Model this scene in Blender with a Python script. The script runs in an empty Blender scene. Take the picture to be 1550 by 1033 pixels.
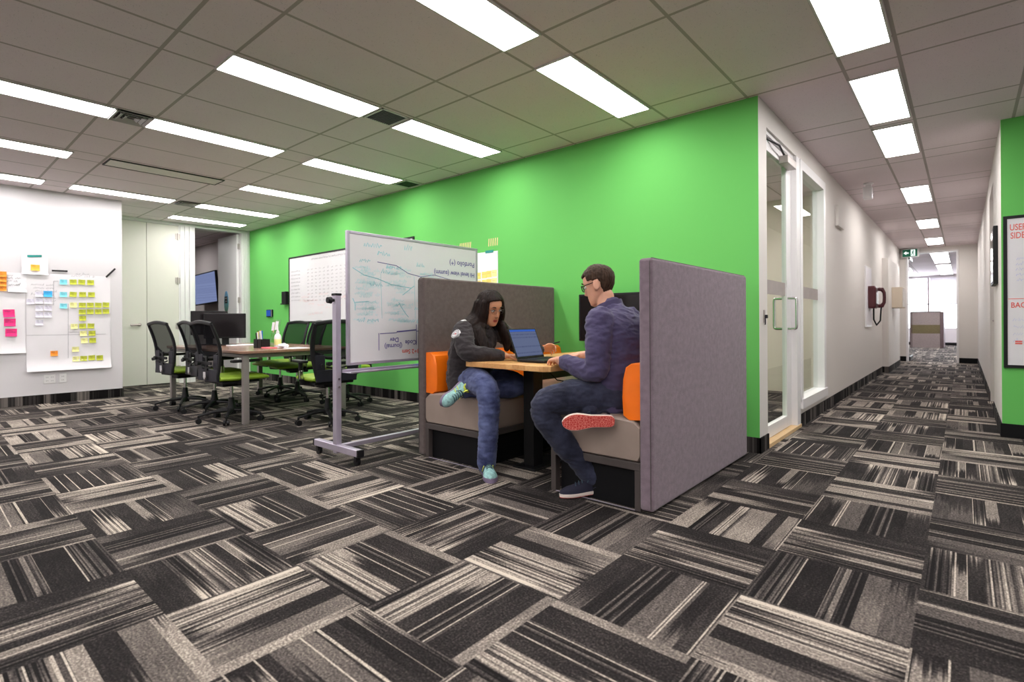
import bpy, bmesh, math, random
from mathutils import Vector as V, Matrix, noise as mn
sc = bpy.context.scene
C = sc.collection
PI = math.pi
R = math.radians
H = 2.74                                   # ceiling height

# ------------------------------------------------------------------ mesh helpers
def lin(r, g, b):
    f = lambda c: (c/255/12.92) if c/255 <= .04045 else ((c/255+.055)/1.055)**2.4
    return (f(r), f(g), f(b), 1)

class MB:
    def __init__(s): s.v = []; s.f = []; s.m = []
    def add(s, vs, fs, mi=0):
        o = len(s.v); s.v += [V(p) for p in vs]
        for i, f in enumerate(fs):
            s.f.append([o+k for k in f]); s.m.append(mi[i] if isinstance(mi, (list, tuple)) else mi)
        return s
    def box(s, x0, y0, z0, x1, y1, z1, mi=0):
        if x0 > x1: x0, x1 = x1, x0
        if y0 > y1: y0, y1 = y1, y0
        if z0 > z1: z0, z1 = z1, z0
        vs = [(x0,y0,z0),(x1,y0,z0),(x1,y1,z0),(x0,y1,z0),(x0,y0,z1),(x1,y0,z1),(x1,y1,z1),(x0,y1,z1)]
        return s.add(vs, [(0,3,2,1),(4,5,6,7),(0,1,5,4),(1,2,6,5),(2,3,7,6),(3,0,4,7)], mi)   # -z +z -y +x +y -x
    def obox(s, c, size, M=None, mi=0):
        b = MB().box(-size[0]/2,-size[1]/2,-size[2]/2,size[0]/2,size[1]/2,size[2]/2)
        M = M or Matrix.Identity(3)
        return s.add([V(c)+M@p for p in b.v], b.f, mi)
    def rings(s, rs, mi=0, cap=True, closed=True):
        n = len(rs[0]); vs = [p for r in rs for p in r]; fs = []
        for i in range(len(rs)-1):
            for k in range(n if closed else n-1):
                a = i*n+k; b = i*n+(k+1) % n
                fs.append((a, b, b+n, a+n))
        if cap: fs.append(tuple(range(n-1,-1,-1))); fs.append(tuple(range((len(rs)-1)*n, len(rs)*n)))
        return s.add(vs, fs, mi)
    def tube(s, pts, r, n=8, mi=0, flat=1.0, up=None):
        pts = [V(p) for p in pts]; rs = []; prev = None
        for i, p in enumerate(pts):
            t = (pts[min(i+1,len(pts)-1)]-pts[max(i-1,0)]).normalized()
            if prev is None:
                u = V(up) if up else (V((0,0,1)) if abs(t.z) < .9 else V((1,0,0)))
            else: u = prev
            u = (u-t*u.dot(t)).normalized(); prev = u; w = t.cross(u)
            rr = r[i] if isinstance(r, (list, tuple)) else r
            rs.append([p+u*math.cos(2*PI*k/n)*rr*flat+w*math.sin(2*PI*k/n)*rr for k in range(n)])
        return s.rings(rs, mi)
    def cyl(s, a, b, r, r2=None, n=16, mi=0): return s.tube([a, b], [r, r if r2 is None else r2], n, mi)
    def lathe(s, prof, c=(0,0,0), n=24, mi=0):
        c = V(c)
        return s.rings([[c+V((r*math.cos(2*PI*k/n), r*math.sin(2*PI*k/n), z)) for k in range(n)] for r, z in prof], mi)
    def sphere(s, c, r, n=12, mi=0, M=None):
        c = V(c); r = r if isinstance(r, (tuple, list)) else (r, r, r); M = M or Matrix.Identity(3); rs = []
        for i in range(1, n):
            a = PI*i/n
            rs.append([c+M@V((r[0]*math.sin(a)*math.cos(2*PI*k/(2*n)), r[1]*math.sin(a)*math.sin(2*PI*k/(2*n)), -r[2]*math.cos(a))) for k in range(2*n)])
        return s.rings(rs, mi)
    def prism(s, poly, d, mi=0):            # poly: 3D points in order, d: extrusion vector
        d = V(d); return s.rings([[V(p) for p in poly], [V(p)+d for p in poly]], mi)
    def quad(s, a, b, c, d, mi=0): return s.add([a, b, c, d], [(0,1,2,3)], mi)
    def ribbon(s, pts, w, nrm, mi=0):
        pts = [V(p) for p in pts]; nrm = V(nrm); vs = []
        for i, p in enumerate(pts):
            t = (pts[min(i+1,len(pts)-1)]-pts[max(i-1,0)])
            q = t.cross(nrm); q = q.normalized()*w/2 if q.length > 1e-9 else V((0,0,w/2))
            vs += [p-q, p+q]
        return s.add(vs, [(2*i, 2*i+1, 2*i+3, 2*i+2) for i in range(len(pts)-1)], mi)
    def scrawl(s, o, xd, yd, length, h, seed, w=.004, mi=0):      # a line of handwriting: words of joined strokes
        rnd = random.Random(seed); o, xd, yd = V(o), V(xd), V(yd); nrm = xd.cross(yd); x = 0
        while x < length-h*.5:
            wl = min(length-x, h*rnd.uniform(1.5, 4.5)); pts = []; n = max(4, int(wl/h*4.5))
            for i in range(n+1):
                up = (i % 2)*rnd.uniform(.35, .75)+(rnd.random() < .15)*.35
                pts.append(o+xd*(x+wl*i/n+rnd.uniform(-.12,.12)*h)+yd*h*up)
            s.ribbon(pts, w, nrm, mi); x += wl+h*rnd.uniform(.5, 1.0)
        return s
    def text(s, st, size, o, xd, yd, mi=0, align='LEFT', bold=0):
        cu = bpy.data.curves.new('t', 'FONT'); cu.body = st; cu.size = size; cu.align_x = align; cu.offset = bold; cu.resolution_u = 3
        ob = bpy.data.objects.new('t', cu); C.objects.link(ob); bpy.context.view_layer.update()
        me = bpy.data.meshes.new_from_object(ob.evaluated_get(bpy.context.evaluated_depsgraph_get()))
        o, xd, yd = V(o), V(xd), V(yd)
        s.add([o+xd*v.co.x+yd*v.co.y for v in me.vertices], [list(p.vertices) for p in me.polygons], mi)
        bpy.data.objects.remove(ob); bpy.data.meshes.remove(me); bpy.data.curves.remove(cu)
        return s
    def xf(s, M):
        s.v = [M@p for p in s.v]; return s
    def join(s, o, mi=None):
        return s.add(o.v, o.f, o.m if mi is None else mi)
    def build(s, name, mats, parent=None, bevel=0, seg=2, smooth=True, world=True, origin=None, ang=40):
        me = bpy.data.meshes.new(name)
        off = Matrix.Identity(4)
        if parent is not None and world: off = mw(parent).inverted()
        if origin is not None: off = Matrix.Translation(-V(origin))
        me.from_pydata([off@p for p in s.v], [], s.f)
        for m in (mats if isinstance(mats, (list, tuple)) else [mats]): me.materials.append(m)
        for p, mi in zip(me.polygons, s.m): p.material_index = mi; p.use_smooth = smooth
        if smooth: me.set_sharp_from_angle(angle=R(ang))
        me.update()
        o = bpy.data.objects.new(name, me); C.objects.link(o)
        if origin is not None: o.location = origin
        if parent is not None: o.parent = parent
        if bevel:
            b = o.modifiers.new('edge', 'BEVEL'); b.width = bevel; b.segments = seg; b.limit_method = 'ANGLE'; b.angle_limit = R(35)
            b.harden_normals = smooth
        return o

def mw(o):
    M = Matrix.Translation(o.location) @ o.rotation_euler.to_matrix().to_4x4()
    return mw(o.parent) @ M if o.parent else M
def tag(o, label, cat, group=None, kind=None):
    o['label'] = label; o['category'] = cat
    if group: o['group'] = group
    if kind: o['kind'] = kind
    return o
def thing(name, label, cat, loc=(0,0,0), rotz=0, group=None):
    o = bpy.data.objects.new(name, None); C.objects.link(o); o.location = loc; o.rotation_euler = (0,0,rotz)
    o.empty_display_size = .1
    return tag(o, label, cat, group)
def struct(name, mb, mats, parent=None, **k):
    o = mb.build(name, mats, parent, smooth=k.pop('smooth', False), **k)
    if parent is None: o['kind'] = 'structure'
    return o
def sroot(name, loc):
    o = bpy.data.objects.new(name, None); C.objects.link(o); o.location = loc; o['kind'] = 'structure'; return o
def copy_tree(o, parent=None):
    c = o.copy(); C.objects.link(c)
    if parent: c.parent = parent
    for ch in list(o.children): copy_tree(ch, c)
    return c
ORD = ['first','second','third','fourth','fifth','sixth','seventh','eighth','ninth','tenth']

# ------------------------------------------------------------------ materials
class N:
    def __init__(s, name):
        s.m = bpy.data.materials.new(name); s.m.use_nodes = True; s.t = s.m.node_tree; s.t.nodes.clear()
        s.out = s.n('ShaderNodeOutputMaterial')
    def n(s, t, **k):
        x = s.t.nodes.new(t)
        for a, b in k.items(): setattr(x, a, b)
        return x
    def l(s, a, b): s.t.links.new(a, b)
    def put(s, sock, v):
        if hasattr(v, 'is_output'): s.l(v, sock)
        elif v is not None: sock.default_value = v
    def math(s, op, a, b=None, c=None):
        x = s.n('ShaderNodeMath', operation=op)
        for i, v in enumerate((a, b, c)):
            if v is not None: s.put(x.inputs[i], v)
        return x.outputs[0]
    def mix(s, f, a, b):                     # float mix
        x = s.n('ShaderNodeMix', data_type='FLOAT'); s.put(x.inputs[0], f); s.put(x.inputs[2], a); s.put(x.inputs[3], b); return x.outputs[0]
    def mixc(s, f, a, b):
        x = s.n('ShaderNodeMix', data_type='RGBA'); s.put(x.inputs[0], f); s.put(x.inputs[6], a); s.put(x.inputs[7], b); return x.outputs[2]
    def noise(s, vec, scale, detail=2, rough=.5, dim='3D', w=None):
        x = s.n('ShaderNodeTexNoise', noise_dimensions=dim)
        if vec is not None: s.l(vec, x.inputs['Vector'])
        if w is not None: s.put(x.inputs['W'], w)
        x.inputs['Scale'].default_value = scale; x.inputs['Detail'].default_value = detail; x.inputs['Roughness'].default_value = rough
        return x.outputs['Fac' if 'Fac' in x.outputs else 0]
    def white(s, x, y, z=0.0):
        c = s.n('ShaderNodeCombineXYZ'); s.put(c.inputs[0], x); s.put(c.inputs[1], y); s.put(c.inputs[2], z)
        w = s.n('ShaderNodeTexWhiteNoise', noise_dimensions='3D'); s.l(c.outputs[0], w.inputs['Vector']); return w.outputs['Value']
    def xyz(s, x, y, z=0.0):
        c = s.n('ShaderNodeCombineXYZ'); s.put(c.inputs[0], x); s.put(c.inputs[1], y); s.put(c.inputs[2], z); return c.outputs[0]
    def pos(s):
        g = s.n('ShaderNodeNewGeometry'); q = s.n('ShaderNodeSeparateXYZ'); s.l(g.outputs['Position'], q.inputs[0])
        return g.outputs['Position'], q.outputs[0], q.outputs[1], q.outputs[2]
    def obj(s):
        return s.n('ShaderNodeTexCoord').outputs['Object']
    def ramp(s, f, stops, interp='LINEAR'):
        x = s.n('ShaderNodeValToRGB'); x.color_ramp.interpolation = interp; e = x.color_ramp.elements
        while len(e) < len(stops): e.new(.5)
        for i, (p, c) in enumerate(stops): e[i].position = p; e[i].color = c if len(c) == 4 else (*c, 1)
        s.put(x.inputs[0], f); return x.outputs[0]
    def bump(s, h, strength=.3, dist=.01):
        x = s.n('ShaderNodeBump'); x.inputs['Strength'].default_value = strength; x.inputs['Distance'].default_value = dist
        s.l(h, x.inputs['Height']); return x.outputs[0]
    def pbr(s, color, rough=.5, metal=0, normal=None, spec=.5, sheen=0, sss=0, coat=0):
        b = s.n('ShaderNodeBsdfPrincipled')
        s.put(b.inputs['Base Color'], color); s.put(b.inputs['Roughness'], rough); s.put(b.inputs['Metallic'], metal)
        b.inputs['Specular IOR Level'].default_value = spec
        if sheen: b.inputs['Sheen Weight'].default_value = sheen
        if coat: b.inputs['Coat Weight'].default_value = coat
        if sss:
            b.inputs['Subsurface Weight'].default_value = sss; b.inputs['Subsurface Radius'].default_value = (.012,.005,.003)
            b.inputs['Subsurface Scale'].default_value = 1.0
        if normal is not None: s.l(normal, b.inputs['Normal'])
        s.l(b.outputs[0], s.out.inputs[0]); return s.m

def plain(name, c, rough=.5, metal=0, var=.06, scale=8, spec=.5, bump=0, bscale=200, coat=0):
    k = N(name); p = k.obj()
    f = k.noise(p, scale, 3)
    lo = tuple(x*(1-var) for x in c[:3])+(1,); hi = tuple(min(1, x*(1+var)) for x in c[:3])+(1,)
    nrm = k.bump(k.noise(p, bscale, 2), bump, .002) if bump else None
    return k.pbr(k.ramp(f, [(.3, lo), (.7, hi)]), rough, metal, nrm, spec, coat=coat)
def emit(name, c, s):
    k = N(name); e = k.n('ShaderNodeEmission'); e.inputs[0].default_value = (*c[:3], 1); e.inputs[1].default_value = s
    k.l(e.outputs[0], k.out.inputs[0]); return k.m
def fabric(name, c, scale=500, var=.35, rough=.95, bump=.25):
    k = N(name); p = k.obj()
    a = k.noise(p, scale, 2, .6); b = k.noise(p, 30, 3)
    f = k.math('ADD', k.math('MULTIPLY', a, .75), k.math('MULTIPLY', b, .25))
    lo = tuple(x*(1-var) for x in c[:3])+(1,); hi = tuple(min(1, x*(1+var)) for x in c[:3])+(1,)
    return k.pbr(k.ramp(f, [(.35, lo), (.65, hi)]), rough, 0, k.bump(a, bump, .001), .15, sheen=.15)
def glassmat(name, tint=(.93,.95,.94), refl=1.0):
    k = N(name); fr = k.n('ShaderNodeFresnel'); fr.inputs[0].default_value = 1.5
    t = k.n('ShaderNodeBsdfTransparent'); t.inputs[0].default_value = (*tint, 1)
    g = k.n('ShaderNodeBsdfGlossy'); g.inputs['Roughness'].default_value = .01
    mx = k.n('ShaderNodeMixShader'); bk = k.n('ShaderNodeNewGeometry').outputs['Backfacing']; k.put(mx.inputs[0], k.math('MULTIPLY', k.math('MULTIPLY', fr.outputs[0], refl), k.math('SUBTRACT', 1.0, bk))); k.l(t.outputs[0], mx.inputs[1]); k.l(g.outputs[0], mx.inputs[2])
    k.l(mx.outputs[0], k.out.inputs[0]); return k.m

def carpet():
    k = N('carpet_tiles'); P, x, y, z = k.pos()
    px = k.math('DIVIDE', k.math('ADD', x, .13), .5); py = k.math('DIVIDE', k.math('SUBTRACT', y, 2.52), .48)
    ix = k.math('FLOOR', px); iy = k.math('FLOOR', py)
    fx = k.math('SUBTRACT', px, ix); fy = k.math('SUBTRACT', py, iy)
    par = k.math('FLOORED_MODULO', k.math('ADD', ix, iy), 2.0)
    u = k.mix(par, fx, fy); v = k.mix(par, fy, fx)
    r1 = k.white(ix, iy, 1.3); r2 = k.white(ix, iy, 7.7); r3 = k.white(ix, iy, 3.1)
    u = k.mix(k.math('GREATER_THAN', r1, .5), u, k.math('SUBTRACT', 1.0, u))
    v = k.mix(k.math('GREATER_THAN', r2, .5), v, k.math('SUBTRACT', 1.0, v))
    seed = k.math('MULTIPLY', k.math('FLOOR', k.math('MULTIPLY', r3, 9.0)), 17.0)
    # uneven bands across the tile, each changing from one tone to another somewhere along its length
    uw = k.math('ADD', u, k.math('MULTIPLY', k.math('SINE', k.math('ADD', k.math('MULTIPLY', u, 11.0), seed)), .05))
    bi = k.math('FLOOR', k.math('MULTIPLY', uw, 7.0)); wb = k.white(bi, seed, 2.0); wb2 = k.white(bi, seed, 5.0); wb3 = k.white(bi, seed, 9.0); wb4 = k.white(bi, seed, 12.0)
    def level(w):
        m = k.n('ShaderNodeMapRange'); k.put(m.inputs[0], k.ramp(w, [(0, (.10,)*3), (.46, (.25,)*3), (.52, (.42,)*3), (.72, (.54,)*3), (.80, (.70,)*3), (1, (.82,)*3)])); return m.outputs[0]
    jit = k.white(k.math('FLOOR', k.math('MULTIPLY', u, 100.0)), seed, 4.0)
    cut = k.math('ADD', k.math('MULTIPLY', wb2, 1.3), -.15)
    sharp = k.math('ADD', 2.0, k.math('MULTIPLY', wb4, 5.0))
    f = k.math('ADD', k.math('MULTIPLY', k.math('SUBTRACT', v, cut), sharp), k.math('ADD', .5, k.math('MULTIPLY', k.math('SUBTRACT', jit, .5), 1.3)))
    f = k.math('MINIMUM', 1.0, k.math('MAXIMUM', 0.0, f))
    tone = k.mix(f, level(wb), level(wb4))
    drift = k.noise(k.xyz(k.math('ADD', k.math('MULTIPLY', v, 1.5), k.math('MULTIPLY', wb, 40.0)), k.math('MULTIPLY', bi, 3.7), seed), 1.0, 1)
    tone = k.math('ADD', tone, k.math('MULTIPLY', k.math('SUBTRACT', drift, .5), .30))
    # fine ribs in some bands
    fine = k.white(k.math('FLOOR', k.math('MULTIPLY', u, 85.0)), seed, 6.0)
    tone = k.math('ADD', tone, k.math('MULTIPLY', k.math('SUBTRACT', fine, .5), k.math('MULTIPLY', k.math('GREATER_THAN', wb3, .58), .75)))
    # a few long pale lines
    ln = k.math('GREATER_THAN', k.white(k.math('FLOOR', k.math('MULTIPLY', u, 92.0)), seed, 8.0), .950)
    ln = k.math('MULTIPLY', ln, k.math('GREATER_THAN', wb2, .35))
    tone = k.mix(k.math('MULTIPLY', ln, .9), tone, 1.0)
    grain = k.noise(P, 130, 2, .8)
    streak = k.noise(k.xyz(k.math('MULTIPLY', u, 45.0), k.math('MULTIPLY', v, 6.0), k.math('ADD', seed, k.math('MULTIPLY', r1, 9.0))), 1.0, 2)
    tone = k.math('ADD', tone, k.math('MULTIPLY', k.math('SUBTRACT', grain, .5), 1.35))
    tone = k.math('ADD', tone, k.math('MULTIPLY', k.math('SUBTRACT', streak, .5), .28))
    col = k.ramp(tone, [(.0, (.011,.0095,.0095)), (.25, (.030,.0255,.025)), (.50, (.092,.079,.073)), (.74, (.215,.184,.160)), (.86, (.34,.29,.25)), (1.0, (.60,.525,.44))])
    return k.pbr(col, .97, 0, k.bump(k.noise(P, 330, 2, .7), .55, .004), .1)

def cove_base():
    k = N('carpet_base'); P, x, y, z = k.pos(); s = k.math('ADD', x, y)
    a = k.white(k.math('FLOOR', k.math('MULTIPLY', s, 15.0)), 1.0, 0.0); b = k.white(k.math('FLOOR', k.math('MULTIPLY', s, 90.0)), 2.0, 0.0)
    t = k.math('ADD', k.math('MULTIPLY', a, .8), k.math('MULTIPLY', b, .25))
    return k.pbr(k.ramp(t, [(.4, (.008,.007,.007)), (.72, (.05,.045,.043)), (1.0, (.19,.165,.15))]), .95, 0, k.bump(k.noise(P, 300), .3, .003), .1)

def ceiling_tiles():
    k = N('ceiling_tiles'); P, x, y, z = k.pos()
    def lines(c, cen, per, offs, hw):
        r = None
        for o in offs:
            m = k.math('FLOORED_MODULO', k.math('ADD', k.math('SUBTRACT', c, cen+o), per/2), per)
            g = k.math('LESS_THAN', k.math('ABSOLUTE', k.math('SUBTRACT', m, per/2)), hw)
            r = g if r is None else k.math('MAXIMUM', r, g)
        return r
    g = k.math('MAXIMUM', lines(x, -2.055, 1.59, (-.155, .155, .795), .011), lines(y, 2.66, 1.43, (-.165, .165), .011))
    pits = k.n('ShaderNodeTexVoronoi'); pits.inputs['Scale'].default_value = 110; k.l(P, pits.inputs['Vector'])
    fiss = k.math('LESS_THAN', k.math('ADD', pits.outputs['Distance'], k.math('MULTIPLY', k.noise(P, 60, 2), .8)), .52)
    tone = k.mixc(k.noise(P, 2.0, 2), (.70,.615,.632,1), (.76,.67,.69,1))
    col = k.mixc(k.math('MULTIPLY', fiss, .55), tone, (.24,.22,.22,1))
    col = k.mixc(k.math('MULTIPLY', g, .9), col, (.36,.325,.30,1))
    h = k.math('SUBTRACT', k.math('MULTIPLY', k.noise(P, 150, 2), .3), k.math('ADD', fiss, k.math('MULTIPLY', g, 2.0)))
    return k.pbr(col, .95, 0, k.bump(h, .35, .004), .1)

def paint(name, c, rough=.75, var=.03):
    k = N(name); P = k.pos()[0]
    f = k.noise(P, 1.2, 3); lo = tuple(v*(1-var) for v in c[:3])+(1,)
    return k.pbr(k.mixc(f, lo, (*c[:3], 1)), rough, 0, k.bump(k.noise(P, 220, 3), .06, .002), .3)

def wood(name, c1, c2, scale=3, plank=None, axis=1, rough=.4):
    k = N(name); P, x, y, z = k.pos()
    a, b = (x, y) if axis == 1 else (y, x)
    if plank:
        ia = k.math('FLOOR', k.math('DIVIDE', a, plank)); off = k.white(ia, 2.0)
        ib = k.math('FLOOR', k.math('ADD', k.math('DIVIDE', b, .31), k.math('MULTIPLY', off, 3.0)))
        pr = k.white(ia, ib, 5.0)
    else: pr = k.math('MULTIPLY', k.noise(P, 1.0), 1.0)
    g = k.noise(k.xyz(k.math('MULTIPLY', a, 26.0), k.math('MULTIPLY', b, 2.2), k.math('ADD', k.math('MULTIPLY', z, 26.0), k.math('MULTIPLY', pr, 9.0))), scale, 4, .6)
    t = k.math('ADD', k.math('MULTIPLY', g, .6), k.math('MULTIPLY', pr, .4))
    return k.pbr(k.mixc(k.ramp(t, [(.25, (0,0,0)), (.75, (1,1,1))]), c1, c2), rough, 0, k.bump(g, .08, .002), .5)

def denim(name, c, wear):
    k = N(name); p = k.obj(); a = k.noise(p, 420, 2, .7); b = k.noise(p, 9, 3)
    w = k.n('ShaderNodeTexWave', wave_type='BANDS', bands_direction='DIAGONAL'); w.inputs['Scale'].default_value = 180; k.l(p, w.inputs['Vector'])
    f = k.math('ADD', k.math('MULTIPLY', b, .75), k.math('MULTIPLY', a, .35))
    return k.pbr(k.ramp(f, [(.35, c), (.75, wear)]), .9, 0, k.bump(k.math('ADD', w.outputs['Fac'], a), .15, .001), .2, sheen=.1)

def hairmat(name, c1, c2):
    k = N(name); p = k.obj(); q = k.n('ShaderNodeMapping'); q.inputs['Scale'].default_value = (90, 90, 6); k.l(p, q.inputs['Vector'])
    f = k.noise(q.outputs[0], 1.0, 3, .6)
    return k.pbr(k.mixc(k.ramp(f, [(.35, (0,0,0)), (.7, (1,1,1))]), c1, c2), .55, 0, k.bump(f, .6, .004), .16)

def honeycomb():
    k = N('red_tread'); p = k.obj(); v = k.n('ShaderNodeTexVoronoi', feature='DISTANCE_TO_EDGE'); v.inputs['Scale'].default_value = 85; v.inputs['Randomness'].default_value = .75; k.l(p, v.inputs['Vector'])
    e = k.math('LESS_THAN', v.outputs['Distance'], .07)
    return k.pbr(k.mixc(e, (.56,.05,.045,1), (.80,.27,.22,1)), .6, 0, k.bump(e, .5, .003), .3)

def net(name, c, cover=.62):
    k = N(name); p = k.obj(); b = k.n('ShaderNodeBsdfDiffuse'); b.inputs[0].default_value = c
    t = k.n('ShaderNodeBsdfTransparent'); mx = k.n('ShaderNodeMixShader')
    f = k.math('ADD', cover-.1, k.math('MULTIPLY', k.noise(p, 500, 1), .2)); k.put(mx.inputs[0], f)
    k.l(t.outputs[0], mx.inputs[1]); k.l(b.outputs[0], mx.inputs[2]); k.l(mx.outputs[0], k.out.inputs[0]); return k.m

def screen(name, c, s):                     # a lit screen with lines of text on it
    k = N(name); p = k.obj(); q = k.n('ShaderNodeSeparateXYZ'); k.l(p, q.inputs[0])
    row = k.math('FLOOR', k.math('MULTIPLY', q.outputs[2], 95.0)); ln = k.math('FLOORED_MODULO', row, 2.0)
    wl = k.white(row, 1.0); txt = k.noise(k.xyz(k.math('MULTIPLY', k.math('ADD', q.outputs[0], q.outputs[1]), 160.0), row, 0.0), 1.0, 1)
    m = k.math('MULTIPLY', ln, k.math('MULTIPLY', k.math('GREATER_THAN', txt, .48), k.math('GREATER_THAN', wl, .3)))
    col = k.mixc(k.math('MULTIPLY', m, .45), (*c[:3], 1), (c[0]*.35, c[1]*.35, c[2]*.5, 1))
    e = k.n('ShaderNodeEmission'); k.l(col, e.inputs[0]); e.inputs[1].default_value = s; k.l(e.outputs[0], k.out.inputs[0]); return k.m

M = {}
M['carpet'] = carpet(); M['base'] = cove_base(); M['ceiling'] = ceiling_tiles()
M['green'] = paint('green_paint', (.14,.53,.115)); M['white'] = paint('white_paint', (.68,.655,.675)); M['offwhite'] = paint('off_white_paint', (.70,.665,.63))
M['door'] = paint('door_paint', (.72,.70,.635), .45); M['frame'] = paint('white_frame_paint', (.80,.785,.785), .4)
M['cream'] = paint('cream_paint', (.76,.68,.58)); M['beige'] = paint('beige_paint', (.62,.53,.42)); M['meeting'] = paint('meeting_room_paint', (.60,.545,.54))
M['tube'] = emit('lit_diffuser', (1.0,.965,.95), 15.0)
M['unlit'] = plain('unlit_diffuser', (.6,.57,.5,1), .5)
M['trimmetal'] = plain('white_metal', (.62,.6,.58,1), .5)
M['ventdark'] = plain('vent_dark', (.03,.028,.026,1), .7); M['ventgrey'] = plain('vent_grey', (.42,.41,.4,1), .45, .3)
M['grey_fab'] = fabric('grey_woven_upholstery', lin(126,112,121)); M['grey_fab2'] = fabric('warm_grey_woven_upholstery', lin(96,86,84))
M['vinyl'] = plain('taupe_vinyl', lin(150,134,124), .42, bump=.08, bscale=120); M['orange'] = plain('orange_vinyl', lin(244,116,8), .4, bump=.08, bscale=90)
M['seatframe'] = plain('dark_grey_laminate', lin(72,65,63), .5); M['black'] = plain('black_panel', (.004,.004,.005,1), .6, spec=.2)
M['butcher'] = wood('butcher_block', lin(196,140,82), lin(226,178,116), 2.5, plank=.055, axis=1)
M['blackmetal'] = plain('black_metal', (.012,.012,.013,1), .38, .3); M['chrome'] = plain('chrome', (.75,.74,.75,1), .18, 1)
M['alu'] = plain('aluminium', lin(190,182,198), .38, .55); M['wbsurf'] = plain('whiteboard_enamel', (.76,.75,.775,1), .16, var=.015, scale=3)
M['blackplastic'] = plain('black_plastic', (.007,.007,.008,1), .5, spec=.3); M['navyplastic'] = plain('navy_plastic', (.011,.0105,.017,1), .5, spec=.3)
M['net'] = net('chair_mesh', (.012,.012,.014,1), .84); M['lime'] = plain('lime_seat', lin(140,172,44), .55, bump=.1, bscale=300)
M['tabletop'] = wood('walnut_laminate', lin(128,94,78), lin(160,124,104), 2, axis=2, rough=.22); M['tableleg'] = plain('silver_leg', lin(150,142,140), .4, .4)
M['tableedge'] = plain('dark_edge', lin(58,44,38), .5)
M['paper'] = plain('paper', (.80,.77,.80,1), .8, var=.03, scale=3); M['paper2'] = plain('paper_sheet', (.86,.84,.88,1), .8, var=.02)
M['ink'] = plain('black_ink', (.03,.03,.04,1), .7); M['greyink'] = plain('grey_ink', (.28,.27,.30,1), .8)
M['cyanink'] = plain('teal_marker', (.28,.62,.68,1), .6); M['palecyan'] = plain('faded_teal_marker', (.46,.73,.76,1), .6)
M['purpleink'] = plain('purple_marker', (.12,.10,.32,1), .6); M['redink'] = plain('red_marker', (.78,.14,.12,1), .6); M['palered'] = plain('faded_red_marker', (.80,.52,.52,1), .6)
M['blueink'] = plain('pale_blue_marker', (.5,.52,.75,1), .6)
for n_, c_ in dict(note_lime=(190,196,58), note_pale=(240,236,160), note_blue=(130,216,232), note_sky=(70,180,240), note_orange=(248,150,50), note_amber=(245,186,70), note_pink=(240,50,130), note_white=(222,218,232), note_yellow=(250,222,120)).items():
    M[n_] = plain(n_, lin(*c_), .75, var=.05, scale=20)
M['teal_tape'] = plain('teal_tape', lin(20,140,132), .5); M['black_tape'] = plain('black_tape', lin(26,22,26), .6); M['tan_tape'] = plain('masking_tape', lin(226,205,150), .7)
M['glass'] = glassmat('clear_glass', (.96,.97,.965), .6); M['frost'] = plain('frosted_film', lin(165,156,152), .6)
M['screenoff'] = plain('dark_screen', (.010,.008,.009,1), .12, var=.02)
M['screen'] = screen('lit_screen', (.20,.245,.42), .40); M['tvscreen'] = screen('lit_tv', (.30,.37,.66), .45)
M['skin_w'] = None
def skin(name, c):
    k = N(name); p = k.obj(); f = k.noise(p, 25, 3); lo = tuple(v*.88 for v in c[:3])+(1,)
    return k.pbr(k.mixc(f, lo, (*c[:3], 1)), .5, 0, k.bump(k.noise(p, 260, 2), .05, .001), .35, sss=.12)
M['skin_w'] = skin('olive_skin', lin(204,148,116)); M['skin_m'] = skin('fair_skin', lin(222,168,142))
M['lips_w'] = plain('lips_rose', lin(150,62,58), .4); M['lips_m'] = plain('lips_pink', lin(190,110,96), .5)
M['hair_w'] = hairmat('dark_brown_hair', (.006,.0035,.003,1), (.022,.012,.009,1)); M['hair_m'] = hairmat('brown_hair', (.026,.0145,.009,1), (.07,.04,.025,1))
M['jacket'] = fabric('charcoal_knit', lin(50,46,48), 700, .3); M['shirt'] = fabric('slate_blue_cotton', lin(74,68,98), 800, .2, .85, .12)
M['denim_w'] = denim('blue_denim', lin(34,40,76), lin(104,114,156)); M['denim_m'] = denim('dark_denim', lin(20,21,34), lin(66,70,92))
M['sneaker'] = plain('aqua_knit', lin(146,190,188), .75, var=.3, scale=60); M['sneaker_sole'] = plain('lilac_grey_sole', lin(126,112,138), .6); M['neon'] = plain('yellow_green_trim', lin(206,216,80), .6)
M['lace'] = plain('dark_lace', lin(50,70,84), .8); M['navy'] = plain('navy_canvas', lin(24,24,44), .85, bump=.2, bscale=500); M['whiterubber'] = plain('white_rubber', lin(228,214,204), .6)
M['tread'] = honeycomb(); M['red'] = plain('red_fabric', lin(214,44,52), .8); M['whitecloth'] = plain('white_cloth', (.7,.69,.7,1), .8)
M['eyewhite'] = plain('eye_white', (.75,.72,.70,1), .2); M['iris'] = plain('iris_brown', (.03,.016,.01,1), .1)
M['burgundy'] = plain('burgundy_plastic', lin(74,22,30), .3); M['exitgreen'] = plain('exit_green', lin(8,120,88), .5); M['exitwhite'] = emit('exit_lit_white', (.85,1,.95), .9)
M['silver'] = plain('brushed_nickel', lin(176,168,164), .45, .5)
M['sill'] = wood('oak_threshold', lin(206,170,120), lin(232,200,152), 2, axis=2)
M['shade'] = plain('roller_shade', (.78,.78,.86,1), .9); M['partition'] = fabric('partition_fabric', lin(160,148,146)); M['olive'] = fabric('olive_fabric', lin(122,112,84)); M['partition_dark'] = plain('partition_edge', lin(110,92,94), .6)
M['pink_pad'] = plain('pink_pad', lin(240,120,130), .7); M['yellowpl'] = plain('yellow_plastic', lin(236,204,60), .4); M['clear'] = glassmat('clear_acrylic', (.9,.9,.92), 1.2)
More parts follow.
